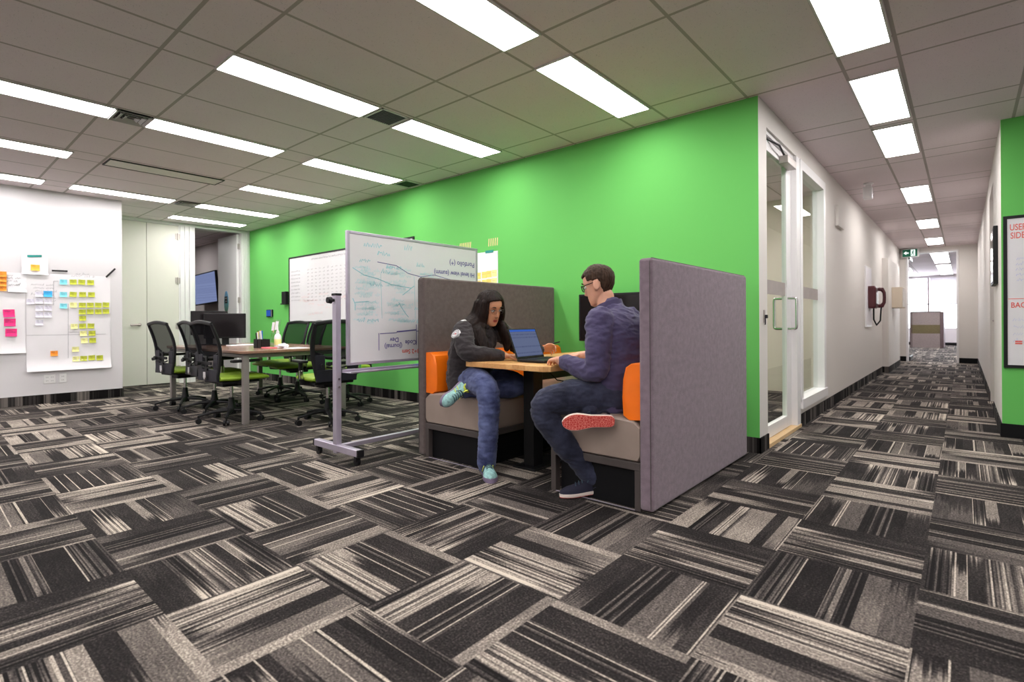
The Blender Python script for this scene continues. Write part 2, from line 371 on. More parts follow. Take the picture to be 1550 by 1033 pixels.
M['bluemark'] = plain('blue_eraser', lin(0,104,190), .6); M['signblue'] = None
k = N('sign_blue_green'); q = k.n('ShaderNodeSeparateXYZ'); k.l(k.obj(), q.inputs[0])
M['signblue'] = k.pbr(k.ramp(k.math('ADD', k.math('MULTIPLY', q.outputs[2], 2.4), .5), [(.0, lin(60,100,40)), (.45, lin(90,150,160)), (1, lin(112,172,216))]), .4)

# ------------------------------------------------------------------ camera
f_px, yaw, roll, cy, ch = 795.0, .7100, -.0055, 487.0, 1.02
fw = V((-math.sin(yaw), math.cos(yaw), 0)); rt = V((math.cos(yaw), math.sin(yaw), 0)); up = V((0,0,1))
c_, s_ = math.cos(roll), math.sin(roll)
ra = rt*c_+up*s_; ua = up*c_-rt*s_
cam = bpy.data.cameras.new('camera'); co = bpy.data.objects.new('camera', cam); C.objects.link(co)
mt = Matrix((ra, ua, -fw)).transposed().to_4x4(); mt.translation = (0,0,ch); co.matrix_world = mt
cam.sensor_width = 36; cam.sensor_fit = 'HORIZONTAL'; cam.lens = 36*f_px/1550; cam.shift_y = -(516.5-cy)/1550
cam.clip_start = .05; cam.clip_end = 100
cam.dof.use_dof = True; cam.dof.focus_distance = 4.2; cam.dof.aperture_fstop = 2.4
sc.camera = co

# ------------------------------------------------------------------ shell
GY, XC, XR, XL, XD, PY, EY = 4.28, -1.185, .25, -8.93, -10.17, 6.2, 16.0
struct('floor', MB().box(-15, -5, -.1, 4, 27, 0), M['carpet'])
struct('ceiling', MB().box(-15, -5, H, 4, 27, H+.12), M['ceiling'])
struct('wall_back', MB().box(XD-.1, GY, 0, XC-.12, GY+.12, H), M['green'])
# corridor left wall with the glazed opening; its near end is the painted end of the green wall
w = MB()
w.box(XC-.12, GY, 0, XC, 4.50, H, [1,1,1,1,1,1]); w.m[-4] = 0       # -y face green
w.box(XC-.12, 4.50, 2.56, XC, 6.80, H, 1); w.box(XC-.12, 5.60, 0, XC, 6.80, .23, 1)
w.box(XC-.12, 6.80, 0, XC, EY, H, 1)
struct('wall_corridor_left', w, [M['green'], M['offwhite']])
struct('trim_1', MB().box(XC-.12, 12.3, 0, XC+.10, 14.6, 2.2), M['offwhite'])
w = MB(); w.box(XR, PY, 0, 4, PY+.12, H, 0); w.box(XR, PY+.12, 0, XR+.12, 7.7, H, 1); w.box(XR, 7.7, 2.5, XR+.12, 8.8, H, 1); w.box(XR, 8.8, 0, XR+.12, EY, H, 1)
w.m[5] = 1
struct('wall_corridor_right', w, [M['green'], M['offwhite']])
dr = sroot('door_3', (XR+.09, 8.25, 0))
MB().box(XR+.05, 7.7, 0, XR+.09, 8.8, 2.5).build('door_leaf', M['meeting'], dr, smooth=False)
MB().cyl((XR+.05, 7.85, 1.0), (XR+.0, 7.85, 1.0), .012).tube([(XR+.0, 7.85, 1.0), (XR+.0, 7.97, 1.0)], .010).build('door_handle', M['silver'], dr)
w = MB(); w.box(-6, EY, 0, -1.04, EY+.12, H); w.box(-.10, EY, 0, 4, EY+.12, H); w.box(-1.04, EY, 2.62, -.10, EY+.12, H)
struct('wall_corridor_end', w, M['offwhite'])
w = MB(); w.box(-1.06, EY-.015, 0, -1.02, EY+.135, 2.64); w.box(-.12, EY-.015, 0, -.08, EY+.135, 2.64); w.box(-1.02, EY-.015, 2.60, -.12, EY+.135, 2.64)
struct('trim_2', w, M['frame'])
dr = sroot('door_4', (-1.0, EY+.15, 0))
MB().box(-1.012, EY+.16, .10, -.998, EY+1.05, 2.5).build('door_glass', M['glass'], dr, smooth=False)
MB().box(-1.02, EY+.15, 0, -.99, EY+1.06, .10).box(-1.02, EY+.15, 2.5, -.99, EY+1.06, 2.58).build('door_rail', M['blackmetal'], dr, smooth=False)
# far office
w = MB(); w.box(-6, EY+.12, 0, -5.9, 26.5, H); struct('wall_office_left', w, M['white'])
struct('wall_office_right', MB().box(3.9, EY+.12, 0, 4, 26.5, H), M['white'])
w = MB(); w.box(-6, 26.5, 0, 4, 26.62, .68); w.box(-6, 26.5, 2.64, 4, 26.62, H)
struct('wall_office_end', w, M['white'])
wn = sroot('window_2', (-1, 26.55, .68)); fr_ = MB()
for x in (-5.9, -3.0, -1.05, .9, 2.6, 3.9): fr_.box(x-.03, 26.5, .68, x+.03, 26.6, 2.64)
fr_.box(-6, 26.5, 1.60, 4, 26.56, 1.64); fr_.build('window_frame', M['partition_dark'], wn, smooth=False)
MB().box(-6, 26.56, .68, 4, 26.57, 2.64).build('pane', M['glass'], wn, smooth=False)
tag(MB().box(-1.0, 26.44, 1.66, .88, 26.46, 2.64).box(-1.0, 26.43, 2.58, .88, 26.50, 2.635).cyl((-1.0,26.45,1.655),(.88,26.45,1.655),.014,n=8).build('roller_shade', M['shade']), 'pale roller shade half lowered over the far bright window', 'shade')
struct('baseboard_office', MB().box(-6, 26.485, 0, 4, 26.5, .11), M['black'])
# left side
struct('wall_left', MB().box(XD-.05, -5, 0, XL, 2.02, H), M['white'])
w = MB(); w.box(XD-.1, 2.02, 2.69, XD, GY, H); w.box(XD-.1, 2.02, 0, XD, 2.06, 2.69); w.box(XD-.1, 3.10, 0, XD, 3.35, 2.69); w.box(XD-.1, 4.13, 0, XD, GY, 2.69)
struct('wall_far_left', w, M['frame'])
w = MB()
for y0, y1 in ((3.10, 3.35), (4.13, 4.27)):
    for i in range(3): w.box(XD-.005, y0+.02+i*(y1-y0-.04)/3, 0, XD+.012+.006*i, y0+.02+(i+.8)*(y1-y0-.04)/3, 2.70)
w.box(XD-.005, 3.10, 2.69, XD+.016, 4.27, 2.725)
struct('trim_3', w, M['frame'])
dr = sroot('door_1', (XD, 2.58, 0))
MB().box(XD-.05, 2.06, .015, XD-.005, 2.632, 2.685).build('door_leaf', M['door'], dr, .002, smooth=False)
d2 = MB().box(XD-.05, 2.638, .015, XD-.005, 3.10, 2.685).build('door_leaf', M['door'], dr, .002, smooth=False)
h_ = MB().cyl((XD-.005,2.53,1.0),(XD+.012,2.53,1.0),.027,n=16).cyl((XD+.01,2.53,1.0),(XD+.05,2.53,1.0),.011).tube([(XD+.05,2.53,1.0),(XD+.052,2.47,1.0),(XD+.048,2.40,.995)],.016)
h_.build('door_handle', M['silver'], dr)
for z_ in (2.50, 1.75, .98, .25):
    MB().cyl((XD+.004,3.085,z_-.055),(XD+.004,3.085,z_+.055),.011).box(XD-.004,3.05,z_-.05,XD+.002,3.12,z_+.05).build('hinge', M['silver'], dr)
# meeting room behind the open door
w = MB(); w.box(-15, 4.36, 0, XD-.1, 4.46, H); w.box(-15, -1, 0, -14.9, 4.36, H); w.box(-15, -1.1, 0, XD-.1, -1, H)
struct('wall_meeting', w, M['meeting'])
dr = sroot('door_2', (XD-.1, 4.12, 0))
MB().box(XD-.97, 4.08, .015, XD-.10, 4.125, 2.68).build('door_leaf', M['frame'], dr, .002, smooth=False)
for z_ in (2.45, 1.45, .45):
    MB().cyl((XD-.08,4.135,z_-.05),(XD-.08,4.135,z_+.05),.012).box(XD-.1,4.10,z_-.05,XD-.06,4.13,z_+.05).build('hinge', M['silver'], dr)
MB().cyl((XD-.90,4.08,1.0),(XD-.90,4.03,1.0),.012).tube([(XD-.90,4.03,1.0),(XD-.80,4.03,1.0)],.011).build('door_handle', M['silver'], dr)
# closing walls behind the camera
struct('wall_front', MB().box(-15, -5.1, 0, 4, -5, H), M['white'])
struct('wall_right', MB().box(4, -5.1, 0, 4.1, 27, H), M['white'])
# baseboards
bb = .118
struct('baseboard_back', MB().box(XD+.02, GY-.010, 0, XC+.01, GY, bb), M['base'])
w = MB(); w.box(XC, GY-.01, 0, XC+.01, 4.50, bb); w.box(XC, 5.60, 0, XC+.01, 12.3, bb); w.box(XC+.10, 12.29, 0, XC+.11, 14.6, bb); w.box(XC, 12.29, 0, XC+.11, 12.30, bb); w.box(XC, 14.6, 0, XC+.01, EY, bb)
struct('baseboard_corridor_left', w, M['base'])
w = MB(); w.box(XR-.01, PY-.01, 0, 4, PY, bb, 0); w.box(XR-.01, PY, 0, XR, 7.7, bb, 1); w.box(XR-.01, 8.8, 0, XR, EY, bb, 1)
struct('baseboard_right', w, [M['black'], M['base']])
w = MB(); w.box(XC+.01, EY-.01, 0, -1.06, EY, bb); w.box(-.08, EY-.01, 0, XR-.01, EY, bb)
struct('baseboard_end', w, M['black'])
struct('baseboard_left', MB().box(XL, -5, 0, XL+.01, 2.03, bb), M['base'])

# glazed door and sidelight in the corridor
dr = sroot('door_5', (XC-.06, 5.0, 0))
w = MB(); w.box(XC-.11, 4.50, .03, XC-.02, 4.535, 2.56); w.box(XC-.115, 5.47, .03, XC+.005, 5.60, 2.56); w.box(XC-.11, 4.535, 2.53, XC-.02, 5.47, 2.56)
w.build('door_frame', M['frame'], dr, smooth=False)
lf = MB(); lf.box(XC-.085, 5.30, .035, XC-.045, 5.468, 2.525); lf.box(XC-.085, 4.54, 2.43, XC-.045, 5.30, 2.525); lf.box(XC-.085, 4.54, .035, XC-.045, 5.30, .14); lf.box(XC-.085, 4.54, .14, XC-.045, 4.60, 2.43)
lf.build('door_stile', M['frame'], dr, .002, smooth=False)
MB().box(XC-.07, 4.60, .14, XC-.06, 5.30, 2.43).build('door_glass', M['glass'], dr, smooth=False)
MB().box(XC-.059, 4.60, 1.24, XC-.0575, 5.30, 1.36).build('frosted_band', M['frost'], dr, smooth=False)
hd = [(XC-.045,5.33,1.22),(XC+.015,5.33,1.22),(XC+.025,5.33,1.215),(XC+.03,5.33,1.20),(XC+.03,5.33,.96),(XC+.025,5.33,.945),(XC+.015,5.33,.94),(XC-.045,5.33,.94)]
MB().tube(hd, .0125, 10).build('door_handle', M['chrome'], dr)
MB().tube([(2*(XC-.065)-x_, y_, z_) for x_, y_, z_ in hd], .0125, 10).build('door_handle', M['chrome'], dr)
MB().box(XC-.045, 5.06, 2.40, XC+.03, 5.36, 2.47).build('door_closer', M['silver'], dr, .006)
MB().tube([(XC-.01,5.10,2.475),(XC+.01,4.85,2.50),(XC-.05,4.66,2.525)], .009, 6).build('closer_arm', M['blackmetal'], dr)
MB().box(XC-.046, 5.30, 1.32, XC-.040, 5.34, 1.38).build('door_lock', M['frame'], dr, .002)
struct('trim_4', MB().box(XC-.12, 4.50, 0, XC+.012, 5.60, .03), M['sill'])
wn = sroot('window_1', (XC-.06, 6.2, .23))
w = MB(); w.box(XC-.10, 5.60, .23, XC+.012, 5.68, 2.56); w.box(XC-.10, 6.70, .23, XC+.012, 6.80, 2.56); w.box(XC-.10, 5.68, 2.47, XC+.012, 6.70, 2.56); w.box(XC-.10, 5.60, .17, XC+.025, 6.82, .26)
w.build('window_frame', M['frame'], wn, smooth=False)
MB().box(XC-.065, 5.68, .26, XC-.055, 6.70, 2.47).build('pane', M['glass'], wn, smooth=False)
MB().box(XC-.054, 5.68, 1.24, XC-.0525, 6.70, 1.36).build('frosted_band', M['frost'], wn, smooth=False)
# small office behind the glass
w = MB(); w.box(-4.6, GY+.12, 0, -4.5, 8.3, H); w.box(-4.5, 8.2, 0, XC-.12, 8.3, H)
struct('wall_small_office', w, M['cream'])

# ------------------------------------------------------------------ ceiling lights and vents
def light(x0, x1, y0, y1, label, mat='tube', group='recessed ceiling lights'):
    t = thing('ceiling_light', label, 'light', ((x0+x1)/2, (y0+y1)/2, H), 0, group)
    e = .012; b = MB()
    b.box(x0-e, y0-e, H-.012, x0, y1+e, H); b.box(x1, y0-e, H-.012, x1+e, y1+e, H); b.box(x0, y0-e, H-.012, x1, y0, H); b.box(x0, y1, H-.012, x1, y1+e, H)
    b.build('frame', M['trimmetal'] if mat == 'tube' else M['ventdark'], t, smooth=False)
    MB().box(x0, y0, H-.008, x1, y1, H).build('diffuser', M[mat], t, smooth=False)
    return t
hw = .138; rows = [(-.03, 1.12), (1.39, 2.49), (2.82, 3.94)]
cols = dict(A=-2.055, B=-3.665, C=-5.25, D=-6.87, E=-8.42, F=-9.62)
LL = {('A',1): 'large lit ceiling panel at the top edge, above the booth area', ('A',2): 'lit ceiling panel nearest the green wall above the orange cushioned booth',
 ('B',1): 'lit ceiling panel left of the dark air grille in the middle of the ceiling', ('B',2): 'lit ceiling panel right of the dark middle air grille, by the green wall',
 ('C',0): 'lit ceiling panel left of the silver air diffuser, cut by the left edge', ('C',1): 'lit ceiling panel starting right of the silver air diffuser', ('C',2): 'lit ceiling panel ending at the small dark grille on the green wall',
 ('D',0): 'lit ceiling panel in line with the unlit black edged panel, at left edge', ('D',2): 'lit ceiling panel in line with the unlit panel, on the green wall side',
 ('E',0): 'lit ceiling panel lowest at the left edge, above the sticky notes', ('E',1): 'lit ceiling panel just above the right end of the white note wall', ('E',2): 'lit ceiling panel right of the small far diffuser',
 ('F',2): 'lit ceiling panel furthest back, right above the white doors'}
for (c, r), lb in LL.items():
    light(cols[c]-hw, cols[c]+hw, rows[r][0], rows[r][1], lb)
light(cols['D']-hw, cols['D']+hw, rows[1][0]+.04, rows[1][1]+.04, 'unlit ceiling panel with a black edge among the lit ones', 'unlit')
cl = [(2.82,3.97,'lit corridor panel nearest the camera, cut by the top edge'), (4.44,5.55,'second lit corridor panel, beside the glass door'), (5.75,6.79,'third lit corridor panel, close behind the second one'),
      (8.53,9.70,'fourth lit corridor panel, level with the ceiling mounted lamp'), (11.5,12.55,'fifth lit corridor panel, small and far away'), (14.2,15.4,'last lit corridor panel before the exit sign')]
for y0, y1, lb in cl: light(-.475-hw, -.475+hw, y0, y1, lb, group='corridor ceiling lights')
light(-.65, -.30, 16.6, 20.6, 'long lit strip on the far office ceiling, nearer half', group='far office strip lights')
light(-.65, -.30, 21.4, 26.0, 'long lit strip on the far office ceiling, half by the window', group='far office strip lights')
light(-3.0, -2.4, 5.4, 7.0, 'lit panel seen through the glass door in the small office')
for x, y in ((-12.6, 2.6),): light(x-hw, x+hw, y, y+1.1, 'lit panel in the meeting room behind the open door')
for x in (-.475, 1.1, 2.7):  # remaining panels are unseen, added outside the frame to light the room
    for y in (-3.6, -1.9, -.03):
        if (x, y) != (-.475, 99): light(x-hw, x+hw, y, y+1.12, 'unseen lit ceiling panel added out of view to light the room', group='unseen ceiling lights added out of view')
for x in (1.1, 2.7): light(x-hw, x+hw, 2.82, 3.94, 'unseen lit ceiling panel added out of view to light the room', group='unseen ceiling lights added out of view')
for x in (-2.055, -3.665, -5.25, -6.87, -8.3):
    for y in (-3.6, -1.9): light(x-hw, x+hw, y, y+1.12, 'unseen lit ceiling panel added out of view to light the room', group='unseen ceiling lights added out of view')

def grille(x, y, s, label):
    t = thing('ceiling_vent', label, 'vent', (x, y, H), 0, 'dark return air grilles'); h = s/2; b = MB()
    b.box(x-h, y-h, H-.010, x-h+.014, y+h, H); b.box(x+h-.014, y-h, H-.010, x+h, y+h, H); b.box(x-h, y-h, H-.010, x+h, y-h+.014, H); b.box(x-h, y+h-.014, H-.010, x+h, y+h, H)
    b.build('frame', M['trimmetal'], t, smooth=False)
    b = MB()
    for i in range(12):
        for j in (0,): b.box(x-h+.014, y-h+.018+i*(s-.03)/12, H-.008, x+h-.014, y-h+.026+i*(s-.03)/12, H-.002)
    b.build('grid', M['blackmetal'], t, smooth=False)
    MB().box(x-h+.01, y-h+.01, H-.003, x+h-.01, y+h-.01, H-.0005).build('backing', M['ventdark'], t, smooth=False)
grille(-3.655, 2.655, .27, 'dark square air grille between two lit panels in mid ceiling'); grille(-5.23, 4.11, .25, 'small dark air grille against the top of the green wall')
def diffuser(x, y, sx, sy, label):
    t = thing('ceiling_diffuser', label, 'vent', (x, y, H), 0, 'silver supply air diffusers')
    MB().box(x-sx/2, y-sy/2, H-.004, x+sx/2, y+sy/2, H-.001).build('backing', M['ventdark'], t, smooth=False)
    for i in range(3):
        g = 1-.30*i; b = MB(); a, c = sx/2*g, sy/2*g
        for s1 in (-1, 1):
            b.obox((x+s1*(a-.014), y, H-.012), (.028, 2*c, .004), Matrix.Rotation(s1*.5, 3, 'Y')); b.obox((x, y+s1*(c-.014), H-.012), (2*a, .028, .004), Matrix.Rotation(-s1*.5, 3, 'X'))
        b.build('louvre', M['ventgrey'], t, smooth=False)
diffuser(-5.25, 1.255, .28, .26, 'silver louvred air diffuser between lit panels at upper left'); diffuser(-8.42, 2.68, .26, .26, 'small silver air diffuser beside the panel above the white doors')
diffuser(-12.3, 3.6, .3, .3, 'air vent in the meeting room ceiling behind the open door')

# ceiling and wall fittings in the corridor
t = thing('emergency_lamp', 'small white lamp unit hanging from the corridor ceiling', 'lamp', (-.90, 7.95, H))
MB().cyl((-.90,7.95,H-.02),(-.90,7.95,H),.055).box(-.93,7.92,H-.05,-.87,7.98,H-.01).build('bracket', M['frame'], t, .004)
MB().box(-.955,7.90,H-.20,-.86,8.02,H-.05).build('housing', M['frame'], t, .012, 3)
MB().box(-.862,7.885,H-.19,-.85,8.0,H-.06).build('lens', M['clear'], t, .004)
t = thing('exit_sign', 'green running figure exit sign by the end of the corridor', 'sign', (-.96, 15.9, 2.55))
MB().box(-1.13,15.86,2.52,-.80,15.92,2.72).build('housing', M['frame'], t, .006)
MB().box(-1.115,15.852,2.535,-.83,15.859,2.705).build('face', M['exitgreen'], t, smooth=False)
b = MB(); X0 = -1.075; b.add([(X0-.02,15.85,2.62),(X0+.035,15.85,2.575),(X0+.035,15.85,2.605),(X0+.08,15.85,2.605),(X0+.08,15.85,2.635),(X0+.035,15.85,2.635),(X0+.035,15.85,2.665)], [(0,1,2,3,4,5,6)])
b.build('arrow', M['exitwhite'], t, smooth=False)
b = MB(); b.box(-.955,15.8495,2.545,-.87,15.851,2.695,0)
b.sphere((-.905,15.848,2.672),.012,8,1); b.tube([(-.912,15.848,2.655),(-.92,15.848,2.615)],.012,6,1); b.tube([(-.92,15.848,2.615),(-.90,15.848,2.59),(-.905,15.848,2.56)],.006,6,1); b.tube([(-.92,15.848,2.615),(-.935,15.848,2.585),(-.948,15.848,2.57)],.006,6,1); b.tube([(-.914,15.848,2.65),(-.89,15.848,2.635)],.005,6,1); b.tube([(-.914,15.848,2.65),(-.94,15.848,2.64)],.005,6,1)
b.build('running_figure', [M['exitwhite'], M['exitgreen']], t)
tag(MB().box(XC, 7.45, 2.17, XC+.035, 7.88, 2.42).build('wall_speaker', M['offwhite'], None, .006, origin=(XC,7.66,2.17)), 'flat off-white box high on the corridor wall past the window', 'speaker')
t = thing('notice_board', 'tall bright white board on the corridor wall behind the red phone', 'board', (XC, 10.3, .9))
MB().box(XC, 9.95, .90, XC+.02, 10.6, 1.88).build('frame', M['frame'], t, .003); MB().box(XC+.02, 9.98, .93, XC+.024, 10.57, 1.85).build('panel', M['paper2'], t, smooth=False)
t = thing('wall_phone', 'dark red wall phone with hanging cord in the corridor', 'phone', (XC, 10.3, 1.2))
MB().box(XC, 10.12, 1.20, XC+.13, 10.45, 1.56).build('base', M['burgundy'], t, .03, 4)
MB().box(XC+.13, 10.17, 1.28, XC+.135, 10.28, 1.45).build('keypad', M['frame'], t, smooth=False)
MB().tube([(XC+.12,10.52,1.24),(XC+.17,10.52,1.245),(XC+.20,10.52,1.30),(XC+.205,10.52,1.38),(XC+.20,10.52,1.46),(XC+.17,10.52,1.515),(XC+.12,10.52,1.52)],[.03,.034,.024,.022,.024,.034,.03],10).build('handset', M['burgundy'], t)
MB().tube([(XC+.08,10.30,1.21),(XC+.08,10.30,1.02),(XC+.11,10.38,.93),(XC+.15,10.48,1.0),(XC+.16,10.52,1.23)],.012,8).build('cord', M['blackplastic'], t)
t = thing('wall_cabinet', 'beige box cabinet on the wall near the corridor end', 'cabinet', (XC+.10, 13.4, 1.25))
MB().box(XC+.10, 12.9, 1.25, XC+.27, 13.6, 1.66).build('body', M['beige'], t, .006); MB().box(XC+.27, 12.92, 1.27, XC+.285, 13.58, 1.64).build('door', M['offwhite'], t, .003)
t = thing('wall_display', 'slim black framed panel on the right corridor wall', 'display', (XR, 6.98, 1.35))
MB().box(XR-.035, 6.72, 1.35, XR, 7.25, 1.90).build('frame', M['blackplastic'], t, .006); MB().box(XR-.037, 6.75, 1.38, XR-.035, 7.22, 1.87).build('screen', M['screenoff'], t, smooth=False)
t = thing('door_sensor', 'small dark catch on the white post beside the glass door', 'sensor', (XC, 4.40, 1.02))
MB().box(XC, 4.39, 1.0, XC+.008, 4.42, 1.10).build('plate', M['silver'], t, .002); MB().box(XC+.008, 4.395, 1.035, XC+.028, 4.42, 1.062).build('catch', M['navyplastic'], t, .004); MB().tube([(XC+.012,4.40,1.035),(XC+.014,4.395,1.0),(XC+.01,4.40,.985)],.004,6).build('lead', M['navyplastic'], t)
# partition in the far office
t = thing('cubicle_partition', 'grey cubicle screen with an olive band in the far office', 'partition', (-1.0, 23.5, 0))
b = MB(); b.box(-1.42, 23.5, .02, -.62, 23.6, .52, 0); b.box(-1.42, 23.5, .82, -.62, 23.6, 1.27, 0); b.build('panel', M['partition'], t, .004)
MB().box(-1.42, 23.497, .52, -.62, 23.6, .82).build('band', M['olive'], t, smooth=False)
MB().box(-1.45, 23.49, 0, -1.42, 23.61, 1.30).box(-.62, 23.49, 0, -.59, 23.61, 1.30).box(-1.42, 23.49, 1.27, -.62, 23.61, 1.30).build('trim', M['partition_dark'], t, .003)
MB().box(-.62, 23.6, .02, -.52, 25.4, 1.28).build('return_panel', M['partition_dark'], t, .004)

# ------------------------------------------------------------------ wall boards and papers
def board(name, label, P0, xd, width, z0, z1, frame_mat, nrm, depth=.02):
    """a framed whiteboard: P0 lower corner on the wall, xd along it, nrm out of the wall"""
    xd, nrm, P0 = V(xd), V(nrm), V(P0); t = thing(name, label, 'whiteboard', P0)
    a = lambda u, z, d: V((P0.x, P0.y, 0))+xd*u+V((0,0,z))+nrm*d
    def bx(u0, u1, za, zb, d0, d1):
        m = MB(); ps = [a(u, z, d) for z in (za, zb) for u, d in ((u0,d0),(u1,d0),(u1,d1),(u0,d1))]
        return m.add(ps, [(0,3,2,1),(4,5,6,7),(0,1,5,4),(1,2,6,5),(2,3,7,6),(3,0,4,7)])
    e = .025; fr = MB()
    for q in ((0,e,z0,z1),(width-e,width,z0,z1),(e,width-e,z0,z0+e),(e,width-e,z1-e,z1)): fr.join(bx(*q, 0, depth))
    fr.build('frame', frame_mat, t, smooth=False)
    bx(e, width-e, z0+e, z1-e, 0, depth-.006).build('writing_surface', M['wbsurf'], t, smooth=False)
    return t, (lambda u, z: a(u, z, depth-.004))
t, at = board('wall_whiteboard', 'long black framed whiteboard on the green wall behind the mesh chairs', (-8.62, GY, 0), (1,0,0), 3.31, 1.02, 2.115, M['blackplastic'], (0,-1,0))
xd, yd = V((1,0,0)), V((0,0,1))
b = MB(); b.scrawl(at(.75,2.02), xd, yd, 1.7, .035, 1, .006)
for i in range(9): b.scrawl(at(.08,1.86-i*.06), xd, yd, .30, .03, 20+i, .005)
for i in range(10):
    for j in range(13): b.scrawl(at(.62+j*.12,1.86-i*.055), xd, yd, .05, .03, i*31+j, .004)
b.build('grey_writing', M['greyink'], t, smooth=False)
b = MB()
for i in range(26):
    rnd = random.Random(i); b.scrawl(at(rnd.uniform(.1,2.4), rnd.uniform(1.10,1.48)), xd, yd, rnd.uniform(.1,.3), .04, 300+i, .005)
b.build('faded_red_writing', M['palered'], t, smooth=False)
t, at = board('wall_whiteboard', 'black framed whiteboard with red headings on the green wall at right edge', (.262, PY, 0), (1,0,0), 1.9, .60, 1.90, M['blackplastic'], (0,-1,0))
b = MB(); b.text('USER', .075, at(.040,1.775), xd*.62, yd, bold=.001); b.text('SIDE', .075, at(.045,1.705), xd*.62, yd, bold=.001); b.text('BACK SIDE', .065, at(.045,1.115), xd*.75, yd, bold=.001)
b.ribbon([at(.03,1.19),at(1.2,1.20)], .005, (0,-1,0)); b.text('=', .08, at(.07,.79), xd, yd, bold=.003); b.build('red_writing', M['redink'], t, smooth=False)
b = MB()
for i in range(5): b.scrawl(at(.08,1.52-i*.045), xd, yd, .8, .035, 60+i, .004)
for i in range(4): b.scrawl(at(.06,1.00-i*.06), xd, yd, .8, .035, 70+i, .003)
b.build('blue_writing', M['blueink'], t, smooth=False)

# papers on the left wall (plane x = XL); pixel-free: positions are (y, z) on that wall
NX = V((1,0,0)); YD = V((0,1,0)); ZD = V((0,0,1))
def sheet(name, label, y0, y1, z0, z1, d, mat, cat='paper', group=None, curl=.0, rot=0, seg=16):
    """a paper sheet on the left wall whose lower edge may lift off the wall"""
    yc, zc = (y0+y1)/2, (z0+z1)/2; w_, h_ = y1-y0, z1-z0; b = MB(); cr, sr = math.cos(rot), math.sin(rot); g = []
    for i in range(seg+1):
        v = i/seg; r = []
        for j in range(9):
            uu = (j/8-.5)*w_; vv = (v-.5)*h_; lift = d+curl*max(0, (.12-v)/.12)**2+.0015*math.sin(j*1.3+i)*(curl > 0)
            r.append(V((XL+lift, yc+uu*cr-vv*sr, zc+uu*sr+vv*cr)))
        g.append(r)
    b.rings(g, cap=False, closed=False)
    nf = len(b.f); b.add([p-NX*.0008 for p in b.v], [tuple(reversed(f)) for f in b.f])
    o = b.build(name, mat, None, origin=(XL+d, yc, zc)); tag(o, label, cat, group); return o
def pz(px, py):   # helper for layout read off the wall: photo ray onto the plane x = XL
    xx = (px-775)/f_px; yy = (py-cy)/f_px; u = c_*xx+s_*yy; v = -s_*xx+c_*yy
    r = V((-math.sin(yaw)+u*math.cos(yaw), math.cos(yaw)+u*math.sin(yaw), -v)); k = XL/r.x
    return r.y*k, ch+r.z*k
def mark(o, mats, lines):                   # handwriting as a part on a paper
    b = MB()
    for (y, z, L, h, sd, x) in lines: b.scrawl((x, y, z), YD, ZD, L, h, sd, max(.0025, h*.11))
    return b.build('handwriting', mats, o, smooth=False)
y0, z1 = pz(-40, 408); y1, z0 = pz(40, 520)
o = sheet('flip_chart_sheet', 'white chart paper with pink notes, cut by the left edge', .20, 1.02, .66, 1.66, .004, M['paper'], curl=.03)
o = sheet('flip_chart_sheet', 'large white chart paper covered with rows of lime notes', 1.025, 1.885, .42, 1.67, .006, M['paper'], curl=.05)
ln = []
for i in range(7): ln.append((*pz(47+3*(i % 3), 432+i*5), .22, .03, 500+i, XL+.009))
mark(o, M['greyink'], ln); mark(o, M['greyink'], [(*pz(108, 419), .25, .03, 510, XL+.009), (*pz(114, 416), .15, .03, 511, XL+.009)])
b = MB()
for pa in ([(81,426),(88,426)],[(81,426),(81,462)],[(103,460),(103,545),(109,545)],[(103,503),(120,503)],[(40,508),(160,506)]):
    b.ribbon([(XL+.0075, *pz(*q_)) for q_ in pa], .004, (1,0,0))
b.build('ruled_line', M['greyink'], o, smooth=False)
o = sheet('paper_sheet', 'small white sheet under a teal tape strip, above the charts', .985, 1.235, 1.65, 1.885, .012, M['paper2'], curl=.02)
o = sheet('paper_sheet', 'white sheet with a few handwritten lines beside four orange notes', .86, 1.03, 1.42, 1.66, .012, M['paper2'], curl=.02)
mark(o, M['ink'], [(*pz(9,418), .06, .03, 520, XL+.016), (*pz(9,422), .13, .03, 521, XL+.016), (*pz(9,427), .10, .03, 522, XL+.016), (*pz(13,433), .10, .04, 523, XL+.018), (*pz(24,433), .04, .035, 524, XL+.018)])
def tape(a, b_, w_, mat, label):
    (ya, za), (yb, zb) = pz(*a), pz(*b_); A, B = V((XL+.018, ya, za)), V((XL+.018, yb, zb)); t_ = (B-A).normalized(); q_ = NX.cross(t_)*w_/2
    m = MB().prism([A-q_, A+q_, B+q_, B-q_], NX*-.002); tag(m.build('tape_strip', mat, None, smooth=False, origin=(A+B)/2), label, 'tape', 'tape strips on the note wall')
tape((41,388), (63,388), .026, M['teal_tape'], 'teal tape strip at the top of the small white sheet')
tape((78,410), (102,411), .022, M['black_tape'], 'level black tape strip on the large chart')
tape((160,420), (174,407), .022, M['black_tape'], 'slanted black tape strip at the right corner of the large chart')
NS = .076; notes = []
def P6(x, y): return (x/4.489, 370+y/4.489)
